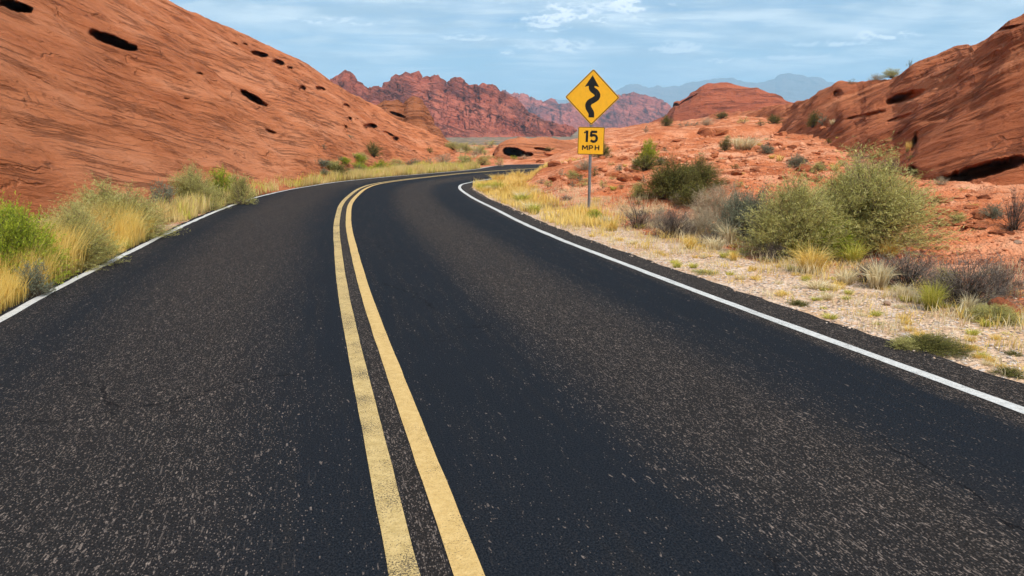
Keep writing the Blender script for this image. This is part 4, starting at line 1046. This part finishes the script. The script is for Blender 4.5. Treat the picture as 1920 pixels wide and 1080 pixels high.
scatter(55, (1000, 245, 1600, 400), ['rab', 'sage', 'creo', 'straw', 'gold'], 'tiny bush dotted over the red slope right of the road', 'tiny bushes dotted over the red slope', (14, 30), (0.45, 0.75), 6, lambda d, s: s > 0 and d > 2.4)
scatter(34, (840, 266, 925, 300), ['rab', 'tan', 'straw', 'rab'], 'tiny scrub bush on the flat beyond the far bend', 'tiny scrub beyond the far bend', (20, 44), (0.4, 0.6), 7, lambda d, s: d > 1.5)
scatter(26, (880, 326, 1010, 415), ['gold', 'straw', 'lime', 'gold'], 'yellow grass tuft crowding the inner side of the bend', 'yellow tufts along the inside of the bend', (30, 50), (0.6, 0.9), 8, lambda d, s: s > 0 and 0.6 < d < 2.6)

scatter(20, (600, 296, 915, 335), ['rab', 'rab', 'fresh', 'sage'], 'olive or grey brush growing in the far left roadside grass strip', 'brush in the far left grass strip', (26, 50), (0.4, 0.6), 9, lambda d, s: s < 0 and 0.9 < d < 4.2)
# ------------------------------------------------------------------ uncountable roadside grass
def blades_on(name, X, Y, hgt, wid, kindmat, seed, lean=(0, 0), tlo=0.0, thi=1.0, label=None, cat='grass', bend=0.35):
    rng = np.random.default_rng(seed); n = len(X); Z = gz(X, Y) - 0.02
    B = np.stack([X, Y, Z], -1); a = rng.random(n) * 2 * math.pi
    O = np.stack([np.cos(a), np.sin(a), 0 * a], -1) * (rng.random(n)[:, None] * bend) + np.array([lean[0], lean[1], 0])
    h = hgt * (0.55 + 0.6 * rng.random(n)) * (0.45 + 1.1 * np.clip(0.5 + 1.1 * fbm(P3(X * 1.1, Y * 1.1, seed), 3, seed + 4), 0, 1)); T = B + (O + np.array([0, 0, 1.0])) * h[:, None]
    M = B + (O * 0.3 + np.array([0, 0, 0.58])) * h[:, None]
    ti = np.clip(tlo + (thi - tlo) * (0.5 * rng.random(n) + 0.5 * (0.5 + 0.5 * fbm(P3(X * 0.9, Y * 0.9, seed), 3, seed))), 0, 1)
    me = finish(name, [ribbons3(B, M, T, wid * (0.6 + 0.8 * rng.random(n)), sidev(rng, T - B), ti)], kindmat)
    return tag(link(name, me), label, cat, None, 'stuff')
def strip_points(s0, s1, side, off0, off1, nclump, per, rad, seed, dens=None):
    """clumped points along the road between the stations whose centre has y in s0..s1"""
    rng = np.random.default_rng(seed); g = np.where((RC[:, 1] > s0) & (RC[:, 1] < s1) & (np.arange(len(RC)) < 600))[0]
    i = rng.choice(g, nclump); o = off0 + (off1 - off0) * rng.random(nclump) ** 1.1
    W_ = (WL if side < 0 else WR)[i]; c = RC[i] + Rn[i] * (side * (W_ + o))[:, None]
    c = np.repeat(c, per, 0) + rng.normal(size=(nclump * per, 2)) * rad
    d, s, k = road_dist(c[:, 0], c[:, 1])
    keep = (s == side) & (d > off0 * 0.8)
    return c[keep, 0], c[keep, 1]
X, Y = strip_points(3.5, 13.9, -1, 0.13, 1.15, 950, 46, 0.055, 1)
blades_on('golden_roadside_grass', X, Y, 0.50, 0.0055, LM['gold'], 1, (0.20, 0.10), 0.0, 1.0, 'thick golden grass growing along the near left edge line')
X, Y = strip_points(3.5, 13.6, -1, 0.7, 1.7, 260, 36, 0.07, 2)
blades_on('pale_roadside_grass', X, Y, 0.52, 0.006, LM['wheat'], 2, (0.15, 0.1), 0.0, 0.8, 'pale straw grass behind the golden grass on the left')
X, Y = strip_points(3.5, 13.6, -1, 0.16, 1.6, 150, 30, 0.06, 12)
blades_on('green_roadside_grass', X, Y, 0.34, 0.006, LM['lime'], 12, (0.1, 0.1), 0.0, 0.8, 'greenish grass mixed through the left roadside strip')
X, Y = strip_points(16.0, 46, -1, 0.2, 2.8, 1700, 26, 0.16, 3)
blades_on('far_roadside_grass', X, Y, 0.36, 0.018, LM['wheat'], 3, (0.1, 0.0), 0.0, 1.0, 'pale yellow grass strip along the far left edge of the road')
X, Y = strip_points(16.5, 46, -1, 0.2, 4.5, 700, 22, 0.2, 4)
blades_on('far_green_grass', X, Y, 0.40, 0.018, LM['lime'], 4, (0.1, 0.0), 0.2, 1.0, 'yellow-green growth mixed into the far left grass strip')
X, Y = strip_points(13, 44, 1, 0.65, 2.2, 520, 24, 0.12, 5)
blades_on('inner_bend_grass', X, Y, 0.24, 0.014, LM['gold'], 5, (0.0, 0.0), 0.2, 1.0, 'short yellow grass covering the inner shoulder of the bend')
X, Y = strip_points(2.5, 24, 1, 0.65, 3.6, 420, 22, 0.10, 6)
blades_on('sparse_dry_grass', X, Y, 0.11, 0.006, LM['straw'], 6, (0.0, 0.0), 0.0, 1.0, 'sparse short dry grass over the gravel of the right shoulder', bend=0.9)

X, Y = strip_points(2.5, 18, 1, 2.0, 4.2, 240, 34, 0.11, 31)
blades_on('straw_fringe_grass', X, Y, 0.20, 0.006, LM['straw'], 31, (0.0, 0.0), 0.0, 1.0, 'thin straw grass between the gravel shoulder and the bushes', bend=0.6)
X, Y = strip_points(2.5, 18, 1, 0.8, 3.4, 170, 26, 0.09, 32)
blades_on('yellow_fringe_grass', X, Y, 0.15, 0.006, LM['gold'], 32, (0.0, 0.0), 0.2, 1.0, 'thin yellow grass patches over the right gravel shoulder', bend=0.7)
X, Y = strip_points(3.5, 15, 1, 2.6, 6.0, 520, 12, 0.16, 33)
blades_on('dead_twig_litter', X, Y, 0.10, 0.007, LM['dead'], 33, (0.0, 0.0), 0.0, 1.0, 'dead twigs and litter lying under the right roadside bushes', 'litter', bend=1.6)
# ------------------------------------------------------------------ stones
def stone_material(name, a, b, c):
    m, t, out = material(name); ti = t.attr('tint'); P = t.node('ShaderNodeTexCoord').outputs['Object']
    n = t.noise(P, 12, 5, 0.7)
    col = t.mix(t.mapr(n, 0.4, 0.7, 0, 0.5), t.ramp(ti, [(0, a), (0.5, b), (1, c)]), t.mix(0.5, a, b))
    principled(t, out, col, 0.9, 0.15, t.bump(n, 0.6, 0.02)); return m
M_PEB = stone_material('pale_gravel', (0.30, 0.19, 0.13), (0.58, 0.42, 0.31), (0.76, 0.64, 0.54))
M_RUB = stone_material('red_rubble', (0.34, 0.11, 0.045), (0.54, 0.21, 0.10), (0.70, 0.34, 0.20))
OCT = nrm(np.array([(1, 0, 0), (-1, 0, 0), (0, 1, 0), (0, -1, 0), (0, 0, 1), (0, 0, -1), (.7, .7, .2), (-.7, .7, -.1), (.7, -.7, .1), (-.7, -.7, .2)], float))
_bm = bmesh.new(); [_bm.verts.new(v) for v in OCT]; bmesh.ops.convex_hull(_bm, input=_bm.verts[:]); bmesh.ops.triangulate(_bm, faces=_bm.faces[:]); _bm.verts.index_update()
OTRI = np.array([[v.index for v in f.verts] for f in _bm.faces]); OCO = np.array([v.co[:] for v in _bm.verts]); _bm.free()
def stones(name, X, Y, size, mat, seed, label, cat='stones'):
    rng = np.random.default_rng(seed); n = len(X); Z = gz(X, Y) + 0.036 * (road_dist(X, Y)[0] < 0.5)
    a = rng.random(n) * 6.28; c, s = np.cos(a), np.sin(a)
    V = OCO[None] * (0.75 + 0.5 * rng.random((n, len(OCO), 1))) * np.stack([np.ones(n), 0.6 + 0.4 * rng.random(n), 0.35 + 0.35 * rng.random(n)], -1)[:, None, :]
    V = V * size[:, None, None]; x = V[..., 0] * c[:, None] - V[..., 1] * s[:, None]; y = V[..., 0] * s[:, None] + V[..., 1] * c[:, None]
    V = np.stack([x + X[:, None], y + Y[:, None], V[..., 2] + (Z + size * 0.12)[:, None]], -1)
    T = (np.arange(n)[:, None, None] * len(OCO) + OTRI[None]).reshape(-1, 3)
    me = mesh_from(name, V.reshape(-1, 3), None, T, attrs={'tint': np.repeat(rng.random(n), len(OCO))})
    return tag(link(name, me, mat), label, cat, None, 'stuff')
X, Y = strip_points(1.5, 26, 1, 0.42, 3.4, 3200, 4, 0.22, 21)
stones('gravel', X, Y, 0.005 + 0.020 * np.random.default_rng(3).random(len(X)) ** 5, M_PEB, 22, 'loose pale gravel over the right shoulder')
X, Y = strip_points(5, 30, 1, 3.0, 16, 1300, 5, 0.7, 23)
stones('rubble', X, Y, 0.012 + 0.07 * np.random.default_rng(4).random(len(X)) ** 5, M_RUB, 24, 'small red rubble strewn over the dirt right of the road')
X, Y = strip_points(24, 62, 1, 1.6, 75, 2600, 4, 1.6, 25)
stones('far_rubble', X, Y, 0.03 + 0.20 * np.random.default_rng(5).random(len(X)) ** 6, M_RUB, 26, 'red rubble over the rise behind the sign')
X, Y = strip_points(3, 40, -1, 0.15, 1.6, 900, 3, 0.25, 27)
stones('roadside_pebbles', X, Y, 0.006 + 0.02 * np.random.default_rng(6).random(len(X)) ** 3, M_RUB, 28, 'pebbles under the left roadside grass')

def boulder(u, v, w, h, label, mat, seed, name='boulder', dep=0.9, rz=0.0, cat='rock', sink=0.25):
    p, n_ = hit(u, v); k = depth_of(p) / F
    bm = bmesh.new(); bmesh.ops.create_icosphere(bm, subdivisions=4, radius=0.5)
    co = np.array([q.co[:] for q in bm.verts])
    # planar cuts give broken faces
    rng = np.random.default_rng(seed); 
    for _ in range(9):
        d = rng.normal(size=3); d /= np.linalg.norm(d); lim = 0.27 + 0.14 * rng.random(); t_ = co @ d; co = co - np.maximum(t_ - lim, 0)[:, None] * d * 0.92
    co = co * (1 + 0.08 * fbm(co * 5 + seed, 3, seed)[:, None])
    co = co / np.array([np.ptp(co[:, 0]), np.ptp(co[:, 1]), np.ptp(co[:, 2])])
    for q, c in zip(bm.verts, co): q.co = c
    me = bpy.data.meshes.new(name); bm.to_mesh(me); bm.free()
    W_, H_ = w * k, h * k
    o = link(name, me, mat, None, (p[0], p[1] + W_ * dep * 0.3, p[2] + H_ * (0.5 - sink))); o.scale = (W_, W_ * dep, H_ * (1 + sink)); o.rotation_euler = (0, 0, rz)
    return tag(o, label, cat)
boulder(1326, 257, 34, 21, 'dark red boulder standing on the crest of the rise before the butte', M_ROCKR, 1, rz=0.5)
boulder(1354, 254, 36, 18, 'lighter red block leaning right of the dark boulder', M_ROCKL, 2)
boulder(1176, 338, 34, 14, 'red outcrop block on the slope right of the sign plaque', M_ROCKL, 3)
boulder(1146, 332, 30, 12, 'low red outcrop just right of the sign post', M_ROCKL, 4)
boulder(1196, 340, 18, 12, 'small shaded red block right of the outcrop block', M_ROCKR, 5)
boulder(1339, 455, 20, 8, 'small white stone under the tan brush on the right roadside', M_PEB, 6, 'stone')
boulder(1910, 458, 14, 7, 'white stone on the red slab at the right edge', M_PEB, 7, 'stone')
boulder(1664, 573, 14, 9, 'small grey stone on the gravel right of the lime tufts', M_PEB, 8, 'stone')
boulder(1760, 422, 26, 8, 'flat broken slab left of the olive tuft among the slabs', M_ROCKR, 9, 'rock_slab')
boulder(1775, 402, 34, 11, 'largest broken slab, behind the olive tuft', M_ROCKL, 10, 'rock_slab')
boulder(1838, 402, 24, 13, 'upright slab just below the lime grass tuft', M_ROCKR, 11, 'rock_slab')
boulder(1845, 422, 30, 8, 'flat slab between the olive tuft and the grey bush', M_ROCKL, 12, 'rock_slab')
boulder(1768, 376, 22, 7, 'small slab right of the small dark tuft', M_ROCKR, 13, 'rock_slab')
boulder(1890, 592, 50, 34, 'dark red rock half hidden behind the bare twigs at the right edge', M_ROCKR, 14, 'rock_slab')
boulder(1013, 306, 16, 8, 'small dark rock at the edge where the road disappears', M_ROCKR, 15, 'stone')
boulder(1030, 290, 30, 7, 'low red ledge rock on the dirt beyond the bend', M_ROCKL, 16, 'rock_slab')

def scatter_rocks(n, box, mats, label, group, w, ar, seed):
    rg = random.Random(seed); c = t_ = 0
    while c < n and t_ < n * 20:
        t_ += 1
        u = rg.uniform(box[0], box[2]); v = box[1] + (box[3] - box[1]) * rg.random() ** 0.8; p, nn = hit(u, v)
        d, sd_, i = road_dist([p[0]], [p[1]])
        if d[0] < 2.6 or sd_[0] < 0 or p[1] > 130: continue
        ww = rg.uniform(*w) * (0.35 + (v - 230) / 160)
        o = boulder(u, v, ww, ww * rg.uniform(*ar), label, rg.choice(mats), seed * 100 + c, 'red_rock', 0.9, rg.random() * 3, sink=0.35); o['group'] = group; c += 1
scatter_rocks(60, (1020, 238, 1700, 350), [M_ROCKL, M_ROCKL, M_ROCKR], 'broken red rock lying on the dirt slope right of the road', 'broken rocks on the red slope', (12, 34), (0.25, 0.55), 41)
scatter_rocks(26, (1725, 365, 1915, 440), [M_ROCKL, M_ROCKR], 'small broken slab among the red slabs near the right edge', 'small slabs near the right edge', (8, 20), (0.2, 0.45), 43)
# ------------------------------------------------------------------ haze: one closed box of even air
def build_haze():
    me = bpy.data.meshes.new('haze'); bm = bmesh.new(); bmesh.ops.create_cube(bm, size=1.0); bm.to_mesh(me); bm.free()
    o = link('haze', me, None, None, (0, 0, 440)); o.scale = (29000, 29000, 920)
    m = bpy.data.materials.new('haze_air'); m.use_nodes = True; t = NT(m.node_tree); t.n.clear(); out = t.node('ShaderNodeOutputMaterial')
    v = t.node('ShaderNodeVolumePrincipled'); v.inputs['Color'].default_value = (0.46, 0.75, 1.0, 1); v.inputs['Density'].default_value = 1.6e-4
    v.inputs['Anisotropy'].default_value = 0.0
    t.l.new(v.outputs[0], out.inputs['Volume']); me.materials.append(m)
    tag(o, 'thin blue air haze over the far mountains', 'haze', None, 'stuff')
build_haze()
